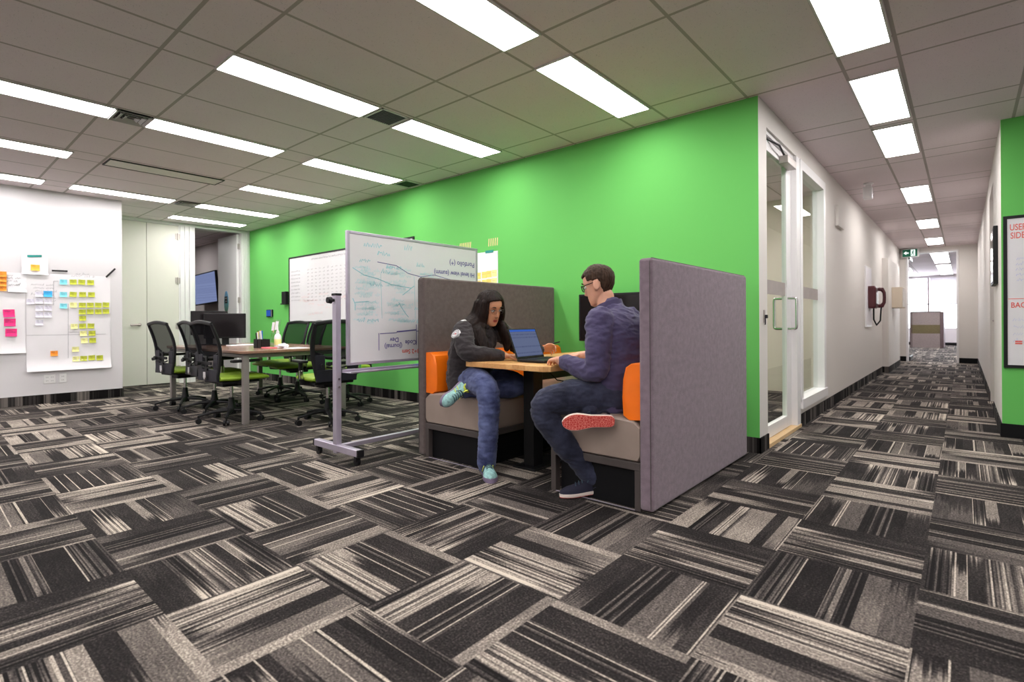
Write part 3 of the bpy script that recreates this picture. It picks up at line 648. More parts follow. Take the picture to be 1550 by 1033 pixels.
grid = [('top', [('blue',430,257),('lime',496,257),('lime',554,258),('lime',614,260)]), ('second', [('blue',430,342),('lime',496,341),('lime',560,342),('lime',620,343)]),
 ('third', [('blue',430,420),('pale',497,413),('lime',558,414),('lime',612,414),('lime',666,414),('lime',718,412)]), ('fourth', [('lime',558,460),('lime',612,458),('lime',666,458),('lime',718,456)]),
 ('fifth', [('lime',560,503)]), ('sixth', [('pale',503,558),('lime',560,556),('lime',616,555)]), ('seventh', [('pale',565,606),('lime',624,605)]), ('eighth', [('pale',572,655),('lime',628,653)]),
 ('ninth', [('pale',512,714)]), ('bottom', [('pale',515,779),('lime',567,776),('lime',622,771),('lime',676,771)])]
nm = dict(blue='light blue', lime='lime green', pale='pale yellow'); sd = 900
for rn, its in grid:
    cnt = {}; tot = {}
    for c, *_ in its: tot[c] = tot.get(c, 0)+1
    for c, x, y in its:
        i = cnt.get(c, 0); cnt[c] = i+1
        lb = (f'only {nm[c]} note' if tot[c] == 1 else f'{ORD[i]} {nm[c]} note from left')+f' in the {rn} note row of the large chart'
        notes.append((x, y, 'note_'+c, lb, 'lime rows of notes' if c != 'blue' else 'light blue notes'))
notes += [(324,338,'note_sky','bright sky blue note above the small white notes','notes on the charts'), (367,742,'note_orange','lone orange note low on the large chart','notes on the charts'), (237,160,'note_amber','amber note on the small taped sheet','notes on the charts')]
for i, y in enumerate((204,237,268,299)): notes.append((15, y, 'note_orange', f'{("topmost","second","third","lowest")[i]} of the four orange notes stacked at the left edge', 'four orange notes'))
for i, (x, y) in enumerate(((60,469),(66,531),(75,600))): notes.append((x, y, 'note_pink', f'{("top","middle","bottom")[i]} pink sticky note at the left edge', 'three pink notes'))
for i, (x, y) in enumerate(((264,340),(205,390),(265,386),(325,388),(266,435),(325,435),(266,480),(325,480),(266,533))):
    notes.append((x, y, 'note_white', ['small white note left of the sky blue note','leftmost small white note on the large chart','white note left of the one under the sky blue note','white note directly under the sky blue note','left white note of the third white row','right white note of the third white row','left white note of the fourth white row','right white note of the fourth white row','lowest small white note on the large chart'][i], 'small white notes'))
for x, y, m_, lb, g_ in notes:
    yy, zz = pz(*P6(x, y)); s1 = .105 if 'pink' in m_ else (.085 if m_ in ('note_sky','note_amber') else .073); sd += 1; rr = random.Random(sd)
    d_ = .022 if m_ in ('note_amber',) or x < 60 and 'orange' in m_ else .012
    o = sheet('sticky_note', lb, yy-s1/2, yy+s1/2, zz-s1*.45, zz+s1*.45, d_, M[m_], 'sticky note', g_, curl=.010, rot=rr.uniform(-.05,.05), seg=4)
    mark(o, M['ink'] if m_ != 'note_white' else M['greyink'], [(yy-s1*.38, zz+s1*.18-i*.02, s1*rr.uniform(.45,.75), .014, sd*7+i, XL+d_+.006) for i in range(rr.choice((1,2,2)))])
# outlets
for yy, ww, lb in ((1.245,.115,'double outlet plate on the white note wall'), (1.375,.075,'single outlet plate right of the double one')):
    t = thing('wall_outlet', lb, 'outlet', (XL, yy, .30), 0, 'outlets under the note wall')
    MB().box(XL, yy-ww/2, .255, XL+.008, yy+ww/2, .37).build('plate', M['frame'], t, .003)
    for j in range(2 if ww > .1 else 1):
        yc = yy+(j-.5)*.05 if ww > .1 else yy
        b = MB()
        for zc in (.335, .29):
            b.box(XL+.008, yc-.009, zc-.006, XL+.009, yc-.006, zc+.006); b.box(XL+.008, yc+.006, zc-.006, XL+.009, yc+.009, zc+.006)
        b.build('socket', M['blackplastic'], t, smooth=False)

# green wall items
def stripbox(x0, x1, z0, z1, d0, d1): return MB().box(x0, GY-d1, z0, x1, GY-d0, z1)
t = thing('room_tablet', 'small tablet with a blue screen on the green wall', 'tablet', (-9.33, GY, 1.13))
stripbox(-9.44,-9.23,1.125,1.255,.0,.03).build('case', M['blackplastic'], t, .006); stripbox(-9.43,-9.27,1.14,1.245,.03,.032).build('screen', emit('tablet_blue', (.02,.06,.25), 1.2), t, smooth=False); stripbox(-9.245,-9.23,1.125,1.255,.03,.034).build('side_light', M['alu'], t)
t = thing('wall_box', 'narrow black holder on the green wall left of the long whiteboard', 'holder', (-8.73, GY, 1.33))
stripbox(-8.80,-8.66,1.34,1.55,0,.06).build('body', M['blackplastic'], t, .008); stripbox(-8.81,-8.65,1.33,1.35,0,.075).build('lip', M['blackplastic'], t, .003)
for k_, (x0, x1, z0, z1, n_, lb) in enumerate(((-4.49,-4.29,1.86,1.94,7,'left cluster'), (-4.03,-3.87,1.86,1.945,5,'right cluster'))):
    for i in range(n_):
        x = x0+(x1-x0)*(i+.5)/n_
        o = MB().prism([(x-.008,GY-.002,z0),(x+.006,GY-.002,z0),(x+.012,GY-.002,z1),(x-.002,GY-.002,z1)],(0,.002,0)).build('tape_strip', M['tan_tape'], None, smooth=False, origin=(x,GY-.002,z0))
        tag(o, f'{ORD[i]} tan tape strip from the left in the {lb} on the green wall', 'tape', f'tan tape strips in the {lb}')
t = thing('flip_chart_sheet', 'white chart paper on the green wall right of the rolling whiteboard', 'paper', (-4.05, GY, 1.2))
stripbox(-4.28,-3.875,1.20,1.80,.0,.006).build('sheet', M['paper2'], t, smooth=False)
tag(stripbox(-4.06,-3.94,1.785,1.815,.006,.009).build('tape_strip', M['teal_tape'], None, smooth=False, origin=(-4.0,GY-.008,1.8)), 'teal tape strip on the chart paper on the green wall', 'tape')
for i, (x, z, m_) in enumerate(((-4.17,1.54,'note_yellow'),(-4.08,1.545,'note_yellow'),(-4.005,1.55,'note_yellow'),(-3.925,1.555,'note_pale'),(-4.17,1.45,'note_yellow'),(-4.08,1.455,'note_yellow'),(-4.005,1.46,'note_yellow'),(-3.925,1.465,'note_pale'))):
    o = stripbox(x-.036,x+.036,z-.036,z+.036,.006,.009).build('sticky_note', M[m_], None, smooth=False, origin=(x,GY-.008,z))
    tag(o, f'{ORD[i%4]} yellow note from the left in the {"upper" if i < 4 else "lower"} row on the green wall chart', 'sticky note', 'yellow notes on the green wall chart')
    MB().scrawl((x-.028,GY-.0095,z+.005), (1,0,0), (0,0,1), .05, .014, 800+i, .003).build('handwriting', M['note_amber'], o, smooth=False)

# ------------------------------------------------------------------ rolling whiteboard
t = thing('rolling_whiteboard', 'rolling double sided whiteboard on a silver stand beside the booth', 'whiteboard', (-3.52, 2.83, 0))
BX = -3.47; Y0, Y1, Z0, Z1 = 2.155, 3.53, .70, 1.705
for y in (2.115, 3.57):
    MB().box(-3.565, y-.022, .05, -3.515, y+.022, 1.225).build('post', M['alu'], t, .004)
    ft = MB().box(-3.845, y-.025, .065, -3.235, y+.025, .115).build('foot', M['alu'], t, .006)
    MB().box(-3.85, y-.026, .064, -3.83, y+.026, .116).box(-3.25, y-.026, .064, -3.23, y+.026, .116).build('end_cap', M['blackplastic'], ft, .003)
    for x in (-3.80, -3.28):
        c = MB(); c.cyl((x, y-.012, .028), (x, y+.012, .028), .028, n=16); c.box(x-.015, y-.018, .03, x+.015, y+.018, .068)
        c.build('caster', M['blackplastic'], ft)
    sg = -1 if y < 3 else 1
    MB().cyl((-3.54, y+sg*.02, 1.185), (-3.54, y+sg*.065, 1.185), .012, n=10).cyl((-3.54, y+sg*.045, 1.185), (-3.54, y+sg*.075, 1.185), .026, .022, n=14).build('pivot_knob', M['blackplastic'], t)
    MB().box(-3.57, y-.026, 1.22, -3.51, y+.026, 1.237).build('cap', M['blackplastic'], t, .004)
    for z in (.60, .54): MB().cyl((-3.514, y-.0, z), (-3.508, y, z), .008, n=8).build('bolt', M['chrome'], t)
MB().box(-3.56, 2.14, .075, -3.52, 3.545, .108).build('cross_bar', M['alu'], t, .004)
e = .022; b = MB()
b.box(BX-.015, Y0, Z0, BX+.015, Y0+e, Z1); b.box(BX-.015, Y1-e, Z0, BX+.015, Y1, Z1); b.box(BX-.015, Y0+e, Z0, BX+.015, Y1-e, Z0+e); b.box(BX-.015, Y0+e, Z1-e, BX+.015, Y1-e, Z1)
b.build('board_frame', M['alu'], t, .003)
MB().box(BX-.010, Y0+e, Z0+e, BX+.010, Y1-e, Z1-e).build('writing_surface', M['wbsurf'], t, smooth=False)
b = MB(); b.box(-3.515, 2.14, .645, -3.505, 3.545, .668); b.box(-3.505, 2.14, .645, -3.39, 3.545, .650); b.box(-3.395, 2.14, .645, -3.39, 3.545, .658); b.build('tray', M['alu'], t, .002)
sx = BX+.0115
# the board has been flipped, so its writing reads upside down
fx, fz = V((0,-1,0)), V((0,0,-1))
b = MB()
b.text('Portfolio (+)', .062, (sx,3.49,1.565), fx, fz, bold=.001); b.text('Hi level view (summ)', .058, (sx,3.49,1.47), fx, fz, bold=.001)
b.text('Dev', .052, (sx,2.62,.895), fx, fz, bold=.001); b.text('(Journal)', .050, (sx,2.655,.845), fx, fz, bold=.001); b.text('Code', .052, (sx,2.80,.87), fx, fz, bold=.001); b.text('Draw', .048, (sx,2.985,.905), fx, fz, bold=.001); b.text('Sys', .052, (sx,2.975,.865), fx, fz, bold=.001); b.text('Web n', .048, (sx,3.16,.875), fx, fz, bold=.001)
def wl(pts, w_=.006): b.ribbon([(sx, y, z) for y, z in pts], w_, (1,0,0))
wl([(2.42,1.49),(2.6,1.475),(2.72,1.42),(2.85,1.40),(3.0,1.425),(3.15,1.40),(3.3,1.385),(3.46,1.37)], .005)
wl([(2.44,.93),(2.60,.935)]); wl([(2.60,.942),(2.80,.955)], .011); wl([(2.80,.945),(3.3,.95)]); wl([(2.43,.935),(2.43,.80)]); wl([(2.80,1.0),(2.80,.83)]); wl([(2.985,.95),(2.985,.84)], .004)
b.build('purple_writing', M['purpleink'], t, smooth=False)
b = MB(); b.text('3+2 Sem', .050, (sx,2.83,.795), fx, fz, bold=.001); b.text('T+ 2', .050, (sx,2.985,.80), fx, fz, bold=.001); b.build('red_writing', M['redink'], t, smooth=False)
b = MB(); b2s = [MB() for _ in range(3)]; rnd = random.Random(4)
for i in range(120):
    w3 = i % 3; y = [rnd.uniform(2.2,2.34), rnd.uniform(2.48,2.64), rnd.uniform(2.80,3.0)][w3]; z = rnd.uniform(1.0,1.45)
    b2s[w3].scrawl((sx,y,z), (0,1,0), (0,rnd.uniform(-.1,.25),1), rnd.uniform(.06,.15), .028, 1000+i, .004)
for i in range(14): b.scrawl((sx,rnd.uniform(2.2,2.9),rnd.uniform(1.02,1.6)), (0,1,0), (0,.1,1), rnd.uniform(.08,.2), .035, 1200+i, .006)
for y, z, q in ((2.3,1.60,.16),(2.42,1.545,.12),(2.68,1.61,.1)): b.scrawl((sx,y,z), (0,1,0), (0,0,1), q, .05, 1300+int(z*100), .008)
for pts in ([(2.2,1.43),(2.3,1.38),(2.42,1.36),(2.55,1.32),(2.75,1.30)], [(2.2,1.20),(2.22,1.16),(2.22,1.11)], [(2.22,1.17),(2.34,1.18)], [(2.62,1.18),(2.68,1.10),(2.72,1.06)], [(2.66,1.24),(2.78,1.32)]):
    b.ribbon([(sx,y,z) for y, z in pts], .006, (1,0,0))
for y in (2.45, 2.78): b.ribbon([(sx,y,1.4),(sx,y+.01,1.05)], .003, (1,0,0))
b.build('teal_writing', M['cyanink'], t, smooth=False); [q_.build('faded_teal_writing', M['palecyan'], t, smooth=False) for q_ in b2s]
tag(MB().box(-3.49, 2.845, .652, -3.43, 2.965, .685).build('whiteboard_eraser', M['bluemark'], None, .006, origin=(-3.46,2.905,.652)), 'blue eraser lying on the tray of the rolling whiteboard', 'eraser')

# ------------------------------------------------------------------ booth
def bench(name, label, xp0, xp1, xs, sgn, y0, y1, ztop, open_y):
    """high-backed bench: panel between xp0 and xp1, seat from the panel to xs"""
    t = thing(name, label, 'bench', ((xp0+xs)/2, (y0+y1)/2, 0), 0, 'two facing booth benches')
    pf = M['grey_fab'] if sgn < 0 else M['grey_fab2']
    p = MB().box(xp0, y0, .012, xp1, y1, ztop).build('back_panel', pf, t, .018, 4)
    seam = xp1-.012 if sgn < 0 else xp0+.012
    MB().tube([(seam, y0-.0015, .03), (seam, y0-.0015, ztop-.02), (seam, y0+.02, ztop+.001), (seam, y1-.02, ztop+.001)], .0022, 6).build('seam', M['seatframe'], p)
    xi = xp0 if sgn < 0 else xp1                 # inner face of the panel
    # seat cushion: rounded, crowned
    n = 14; rs = []
    ya, yb = y0+.012, y1-.01
    X0, X1 = sorted((xi+sgn*.002, xs)); Zb, Zt = .258, .478
    prof = []
    for i in range(n+1):
        s = i/n; x = X0+(X1-X0)*s; prof.append((x, Zt+.018*math.sin(PI*s)-.03*max(0, (abs(s-.5)-.42)/.08)**2))
    outl = [(X0+.015, Zb), (X0, Zb+.03)]+prof+[(X1, Zb+.03), (X1-.015, Zb)]
    for j, (y, g) in enumerate([(ya, .90), (ya+.008, .97), (ya+.03, 1.0), ((ya+yb)/2, 1.0), (yb-.03, 1.0), (yb, .93)]):
        cx, cz = (X0+X1)/2, (Zb+Zt)/2
        rs.append([V((cx+(x-cx)*(.97+.03*g if g < 1 else 1), y, cz+(z-cz)*g)) for x, z in outl])
    MB().rings(rs).build('seat_cushion', M['vinyl'], t)
    # frame below: rail, legs, recessed black plinth
    MB().box(xi, y0+.01, .215, xs, y1-.01, .258).build('seat_rail', M['seatframe'], t, .003)
    for y in (y0+.012, y1-.06):
        MB().box(xs, y, .0, xs-sgn*.034, y+.045, .215).build('leg', M['seatframe'], t, .002)
        MB().box(xi, y, .0, xi+sgn*.034, y+.045, .215).build('leg', M['seatframe'], t, .002)
    MB().box(xi+sgn*.034, y0+.05, .0, xs-sgn*.05, y1-.06, .215).build('plinth', M['black'], t, smooth=False)
    MB().box(xi+sgn*.034, y0+.012, .0, xs-sgn*.034, y0+.016, .004).build('floor_strip', M['alu'], t, smooth=False)
    # upholstered lumbar rest
    xa, xb = sorted((xi, xi+sgn*.115)); rs = []
    for y, g in [(y0+.02, .86), (y0+.03, .97), (y0+.07, 1.0), ((y0+y1)/2, 1.0), (y1-.08, 1.0), (y1-.03, .9)]:
        zc = .63; ring = []
        for x, z in [(xi, .485), (xi+sgn*.08, .48), (xi+sgn*.112, .50), (xi+sgn*.118, .60), (xi+sgn*.112, .70), (xi+sgn*.095, .765), (xi+sgn*.06, .788), (xi, .79)]:
            ring.append(V((xi+(x-xi)*g, y, zc+(z-zc)*(.94+.06*g))))
        rs.append(ring)
    MB().rings(rs).build('lumbar_cushion', M['orange'], t)
    return t
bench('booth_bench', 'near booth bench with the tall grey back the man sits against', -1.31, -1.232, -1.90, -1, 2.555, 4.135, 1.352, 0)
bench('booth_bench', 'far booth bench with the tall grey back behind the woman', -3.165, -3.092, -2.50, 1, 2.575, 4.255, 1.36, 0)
# table
t = thing('booth_table', 'butcher block booth table on a black post between the benches', 'table', (-2.28, 2.9, 0))
MB().prism([(-2.66,2.60,.708),(-2.63,2.565,.708),(-1.95,2.555,.708),(-1.915,2.59,.708),(-1.915,4.24,.708),(-2.66,4.24,.708)], (0,0,.036)).build('tabletop', M['butcher'], t, .004)
MB().box(-2.345, 2.845, .012, -2.255, 2.955, .69).build('post', M['blackmetal'], t, .006)
MB().box(-2.40, 2.79, .0, -2.20, 3.20, .014).build('base_plate', M['blackmetal'], t, .004)
MB().box(-2.335, 2.95, .60, -2.285, 4.26, .655).build('support_rail', M['blackmetal'], t, .004)
MB().box(-2.55, 2.75, .69, -2.02, 4.1, .708).build('under_frame', M['blackmetal'], t, .002)
MB().tube([(-2.26,3.0,.68),(-2.2,3.05,.60),(-2.12,3.1,.585),(-2.05,3.15,.62),(-2.0,3.2,.69)], .004, 6).build('cable', M['blackplastic'], t)
# wall monitor
t = thing('wall_monitor', 'large black wall monitor above the booth table behind the man', 'monitor', (-2.2, GY, 1.0))
MB().box(-2.74, 4.15, .835, -1.72, 4.19, 1.27).build('bezel', M['blackplastic'], t, .006); MB().box(-2.72, 4.148, .855, -1.74, 4.15, 1.25).build('screen', M['screenoff'], t, smooth=False); MB().box(-2.4, 4.19, .95, -2.0, GY, 1.15).build('mount', M['blackmetal'], t)
# laptop
t = thing('laptop', 'open black laptop on the booth table facing the man', 'laptop', (-2.19, 2.89, .744), R(3))
LW = .325
MB().box(-.115, -LW/2, .004, .115, LW/2, .020).build('base', M['blackplastic'], t, .004, world=False)
b = MB()
for i in range(5):
    for j in range(13): b.box(-.085+i*.021, -.142+j*.0222, .020, -.085+i*.021+.017, -.142+j*.0222+.018, .0222)
b.build('keyboard', M['navyplastic'], t, smooth=False, world=False); MB().box(.04,-.05,.0198,.10,.05,.0207).build('touchpad', M['screenoff'], t, smooth=False, world=False)
tl = math.radians(112); dx, dz = math.cos(tl), math.sin(tl); lid = MB(); Ry = Matrix.Rotation(-(tl-PI/2), 3, 'Y')
Ld = MB().obox(V((-.115,0,.020))+V((dx,0,dz))*.110, (.008, LW, .220), Ry).build('lid', M['blackplastic'], t, .003, world=False)
s_c = V((-.115,0,.020))+V((dx,0,dz))*.112+V((dz,0,-dx))*.0046
MB().obox(s_c, (.001, LW-.02, .195), Ry).build('screen', M['screen'], t, smooth=False, world=False)
MB().obox(s_c+V((dx,0,dz))*.0925+V((.0008,0,.0)), (.001, LW-.022, .014), Ry).build('title_bar', emit('title_blue', (.035,.10,.42), .8), t, smooth=False, world=False)
o = thing('paper_stack', 'white papers on the booth table beyond the man\'s hands', 'paper', (-2.0, 3.25, .744))
for i in range(4): MB().obox((0,0,.002+i*.003), (.20,.27,.002), Matrix.Rotation(.1*i, 3, 'Z')).build('sheet', M['paper2'], o, smooth=False, world=False)

# ------------------------------------------------------------------ conference table
t = thing('conference_table', 'long walnut conference table with silver legs, ringed by mesh chairs', 'table', (-6.55, 2.82, 0))
TX0, TX1, TY0, TY1 = -7.72, -5.42, 2.19, 3.42
def rrect(x0, x1, y0, y1, r, z, n=6):
    p = []
    for cx, cyy, a in ((x1-r,y0+r,-PI/2),(x1-r,y1-r,0),(x0+r,y1-r,PI/2),(x0+r,y0+r,PI)):
        for i in range(n+1): p.append(V((cx+r*math.cos(a+PI/2*i/n), cyy+r*math.sin(a+PI/2*i/n), z)))
    return p
MB().prism(rrect(TX0,TX1,TY0,TY1,.09,.712), (0,0,.026)).build('tabletop', M['tabletop'], t, .003)
MB().prism(rrect(TX0+.004,TX1-.004,TY0+.004,TY1-.004,.086,.704), (0,0,.008)).build('edge_band', M['tableedge'], t)
for x in (TX0+.07, TX1-.07):
    for y in (TY0+.07, TY1-.07): MB().box(x-.028, y-.028, 0, x+.028, y+.028, .70).build('leg', M['tableleg'], t, .004)
b = MB()
for y in (TY0+.07, TY1-.07): b.box(TX0+.08, y-.015, .665, TX1-.08, y+.015, .704)
for x in (TX0+.07, TX1-.07): b.box(x-.015, TY0+.08, .665, x+.015, TY1-.08, .704)
b.build('apron', M['tableleg'], t, .003)
TZ = .738
def monitor(loc, rz, label, w_=.56, h_=.33, z0=.09):
    t = thing('desk_monitor', label, 'monitor', (*loc, TZ), rz, 'monitors on the conference table')
    MB().box(-.02,-w_/2,z0,.02,w_/2,z0+h_).build('bezel', M['blackplastic'], t, .006, world=False)
    MB().box(.0195,-w_/2+.012,z0+.018,.0215,w_/2-.012,z0+h_-.012).build('screen', M['screenoff'], t, smooth=False, world=False)
    MB().box(-.045,-.04,.01,-.02,.04,z0+.12).build('stand', M['blackplastic'], t, .004, world=False); MB().box(-.11,-.13,0,.08,.13,.014).build('foot', M['blackplastic'], t, .005, world=False)
monitor((-7.10,2.68), R(-25), 'wide black monitor at the far end of the conference table', .47, .315); monitor((-7.45,2.62), R(-15), 'second monitor mostly hidden behind the wide one', .42, .31, .13)
tag(MB().box(-.07,-.2,0,.07,.2,.014).build('keyboard', M['paper2'], None, .004, origin=(0,0,0)), 'white keyboard in front of the conference table monitor', 'keyboard').location = (-6.80, 2.80, TZ)
t = thing('pen_caddy', 'black pen caddy full of markers on the conference table', 'caddy', (-6.02, 2.66, TZ))
b = MB()
for dx_ in (-.05, .05): b.box(dx_-.045,-.05,0,dx_+.045,-.046,.10); b.box(dx_-.045,.046,0,dx_+.045,.05,.10); b.box(dx_-.045,-.05,0,dx_-.041,.05,.10); b.box(dx_+.041,-.05,0,dx_+.045,.05,.10); b.box(dx_-.045,-.05,0,dx_+.045,.05,.004)
b.build('body', M['blackplastic'], t, world=False, smooth=False)
rnd = random.Random(7)
pm = ['yellowpl','frame','blackplastic','orange','frame','blackplastic','alu','redink','frame','bluemark']
for i in range(10):
    x, y = rnd.uniform(-.08,.08), rnd.uniform(-.03,.03); L = rnd.uniform(.15,.20)
    b = MB().cyl((x,y,.006),(x+rnd.uniform(-.025,.025),y+rnd.uniform(-.02,.02),L),.0075,n=8)
    o = b.build('marker_pen', M[pm[i]], None); o.location = (-6.02,2.66,TZ); tag(o, f'{["yellow","white","black","orange","white","black","silver","red","white","blue"][i]} marker standing in the black pen caddy', 'marker', 'markers in the pen caddy')
t = thing('spray_bottle', 'white cleaner bottle with a pointed cap beside the pen caddy', 'bottle', (-5.93, 2.80, TZ))
MB().lathe([(.0,0),(.036,0),(.038,.01),(.038,.12),(.030,.145),(.015,.16),(.015,.165)], n=20).build('body', M['frame'], t, world=False); MB().lathe([(.018,.162),(.018,.18),(.008,.20),(.005,.235),(.0,.238)], n=16).build('cap', M['frame'], t, world=False); MB().lathe([(.0386,.03),(.0388,.095)], n=20).build('label', M['note_pale'], t, world=False)
t = thing('brochure_stand', 'clear acrylic stand with printed cards behind the pen caddy', 'stand', (-6.12, 2.86, TZ))
MB().obox((0,0,.16),(.19,.004,.32),Matrix.Rotation(-.15,3,'X')).box(-.095,-.05,0,.095,.06,.006).build('stand', M['clear'], t, smooth=False, world=False)
MB().obox((-.04,-.006,.24),(.06,.002,.10),Matrix.Rotation(-.15,3,'X')).obox((.05,-.006,.25),(.07,.002,.10),Matrix.Rotation(-.15,3,'X')).build('card', M['paper2'], t, smooth=False, world=False); MB().obox((-.015,-.0065,.23),(.018,.002,.12),Matrix.Rotation(-.15,3,'X')).build('print', M['skin_m'], t, smooth=False, world=False)
tag(MB().box(-.09,-.05,0,.09,.05,.012).build('sticky_pad', M['pink_pad'], None, .002), 'pink sticky pad in front of the spray bottle', 'notepad').location = (-5.84,2.66,TZ)
b = MB(); b.sphere((0,0,.025),(.07,.05,.026),8); b.v = [p+V((mn.noise(p*60),mn.noise(p*60+V((5,5,5))),mn.noise(p*60+V((9,9,9)))))*.016 for p in b.v]; b.v = [V((p.x,p.y,max(p.z,0))) for p in b.v]
tag(b.build('crumpled_tissue', M['paper2'], None), 'crumpled white tissue beside the pink pad', 'tissue').location = (-5.72,2.76,TZ)
tag(MB().box(-.14,-.11,0,.14,.11,.003).build('paper_sheet', M['paper2'], None, smooth=False), 'blank white paper on the near end of the conference table', 'paper').location = (-5.62,2.85,TZ)

# TV, sign in the meeting room
t = thing('wall_tv', 'lit flat screen tilted on the meeting room wall', 'tv', (-11.75, 4.25, 1.7))
Rt = Matrix.Rotation(R(2), 3, 'Z') @ Matrix.Rotation(R(3.5), 3, 'X') @ Matrix.Rotation(R(-2.5), 3, 'Y')
MB().obox((-12.12,4.20,1.755), (1.14,.05,.66), Rt).build('bezel', M['blackplastic'], t, .006)
MB().obox(V((-12.12,4.20,1.755))+Rt@V((0,-.026,0)), (1.09,.002,.61), Rt).build('screen', M['tvscreen'], t, smooth=False)
MB().box(-12.2,4.24,1.6,-12.0,4.36,1.9).build('mount', M['blackmetal'], t)
t = thing('oval_sign', 'tall blue and green oval sign on the open door', 'sign', (-10.735, 4.075, 1.43))
poly = [V((-10.735+.10*math.cos(a)*(1-.12*math.sin(a)), 4.078, 1.43+.205*math.sin(a))) for a in [2*PI*i/32 for i in range(32)]]
MB().prism(poly, (0,-.006,0)).build('plaque', M['signblue'], t, world=True)
MB().box(-10.80,4.069,1.40,-10.67,4.0725,1.53).build('text_panel', M['blackplastic'], t, smooth=False)
MB().scrawl((-10.79,4.0685,1.485),(1,0,0),(0,0,1),.11,.03,77,.006).scrawl((-10.77,4.0685,1.43),(1,0,0),(0,0,1),.07,.03,78,.006).build('lettering', M['frame'], t, smooth=False)

# ------------------------------------------------------------------ mesh-back task chair (front is +x)
def make_chair():
    t = thing('task_chair', '', 'chair', (0,0,0), 0, 'mesh back task chairs at the conference table')
    kw = dict(world=False)
    # seat pad
    rs = []
    for x, wd, zt, zb in [(-.235,.19,.478,.452),(-.225,.225,.492,.435),(-.12,.245,.497,.428),(.05,.25,.495,.425),(.20,.24,.490,.425),(.27,.22,.472,.428),(.29,.19,.452,.440)]:
        rs.append([V((x, wd*math.copysign(abs(math.cos(a))**.55, math.cos(a)), (zt+zb)/2+(zt-zb)/2*math.copysign(abs(math.sin(a))**.7, math.sin(a)))) for a in [2*PI*i/20 for i in range(20)]])
    MB().rings(rs).build('seat', M['lime'], t, **kw)
    MB().box(-.20,-.20,.405,.18,.20,.430).build('seat_pan', M['blackplastic'], t, .01, **kw)
    MB().box(-.14,-.08,.365,.10,.08,.406).build('tilt_box', M['blackplastic'], t, .012, **kw)
    # back: side rails sweep up and lean back at the top
    def bx(z): s = (z-.46)/.58; return -.245-.02*s-.075*max(0, s-.45)**1.6*2.2-.03*math.sin(PI*min(1,s*1.1))*-1*.6
    def bw(z): s = (z-.46)/.58; return .185+.055*math.sin(PI*min(.62,s*.75))
    zs = [.46+.55*i/14 for i in range(15)]
    fr = MB()
    for sg in (-1, 1): fr.tube([(bx(z), sg*bw(z), z) for z in zs], [.016]*13+[.015,.012], 8, flat=1.5, up=(0,1,0))
    top = [(bx(1.01)-.012*math.cos(a*PI/2)**2, bw(1.01)*a, 1.01+.022*math.cos(a*PI/2)) for a in [-1+.2*i for i in range(11)]]
    fr.tube(top, .017, 8, flat=1.2)
    fr.tube([(bx(.715)+.004, -bw(.715)+.01, .735), (bx(.69)+.0, -.10, .675), (bx(.68), 0, .665), (bx(.69), .10, .675), (bx(.715)+.004, bw(.715)-.01, .735)], .014, 8)
    fr.build('back_frame', M['blackplastic'], t, **kw)
    g = []
    for i in range(13):
        z = .69+.325*i/12; g.append([V((bx(z)+.012*math.cos(PI*j/16), bw(z)*(j/8-1), z+.02*math.cos(PI*(j/16-.5))*(i/12)-(.045*math.sin(PI*j/16) if i == 0 else 0))) for j in range(17)])
    MB().rings(g, cap=False, closed=False).build('mesh_panel', M['net'], t, **kw)
    # lower shell with an opening
    sh = MB(); d = .016
    def plate(y0, y1, z0, z1): sh.add([(bx(z)+o_, y, z) for o_ in (-d, d) for z in (z0, z1) for y in (y0, y1)], [(0,1,3,2),(4,6,7,5),(0,4,5,1),(2,3,7,6),(0,2,6,4),(1,5,7,3)])
    plate(-.205,.205,.435,.555); plate(-.215,-.115,.555,.70); plate(.115,.215,.555,.70)
    sh.build('back_shell', M['navyplastic'], t, .006, **kw)
    lb = MB(); lb.box(-.275,-.115,.60,-.262,.115,.632); lb.box(-.27,-.018,.54,-.255,.018,.69); lb.tube([(-.262,-.11,.585),(-.262,-.05,.57),(-.262,.05,.57),(-.262,.11,.585)],.009,8)
    lb.build('lumbar_support', M['blackplastic'], t, .004, **kw)
    MB().cyl((-.285,.10,.615),(-.315,.10,.615),.022,n=12).cyl((-.285,.16,.60),(-.31,.16,.60),.018,n=12).build('knob', M['blackplastic'], t, **kw)
    MB().add([(-.287,y,z) for y, z in ((-.025,.53),(.025,.53),(.027,.475),(0,.445),(-.027,.475))]+[(-.272,y,z) for y, z in ((-.025,.53),(.025,.53),(.027,.475),(0,.445),(-.027,.475))], [(0,1,2,3,4),(9,8,7,6,5),(0,5,6,1),(1,6,7,2),(2,7,8,3),(3,8,9,4),(4,9,5,0)]).build('badge', M['chrome'], t, .003, **kw)
    # armrests
    for sg in (-1, 1):
        am = MB(); am.tube([(-.03,sg*.17,.415),(-.03,sg*.25,.42),(-.03,sg*.27,.45),(-.03,sg*.275,.54),(-.03,sg*.275,.625)], [.018,.018,.018,.017,.017], 8, flat=1.4)
        ar = am.build('armrest', M['blackplastic'], t, **kw)
        MB().box(-.15,sg*.275-.035,.622,.13,sg*.275+.035,.650).build('arm_pad', M['blackplastic'], ar, .012, 3, **kw)
        MB().box(-.05,sg*.275-.02,.455,-.01,sg*.275+.02,.545).build('arm_sleeve', M['chrome'], ar, .006, **kw)
    MB().cyl((-.02,0,.19),(-.02,0,.37),.016,n=14).build('gas_lift', M['chrome'], t, **kw)
    MB().lathe([(.0,.075),(.045,.075),(.048,.12),(.034,.16),(.026,.245),(.0,.245)], (-.02,0,0), 18).build('hub', M['blackplastic'], t, **kw)
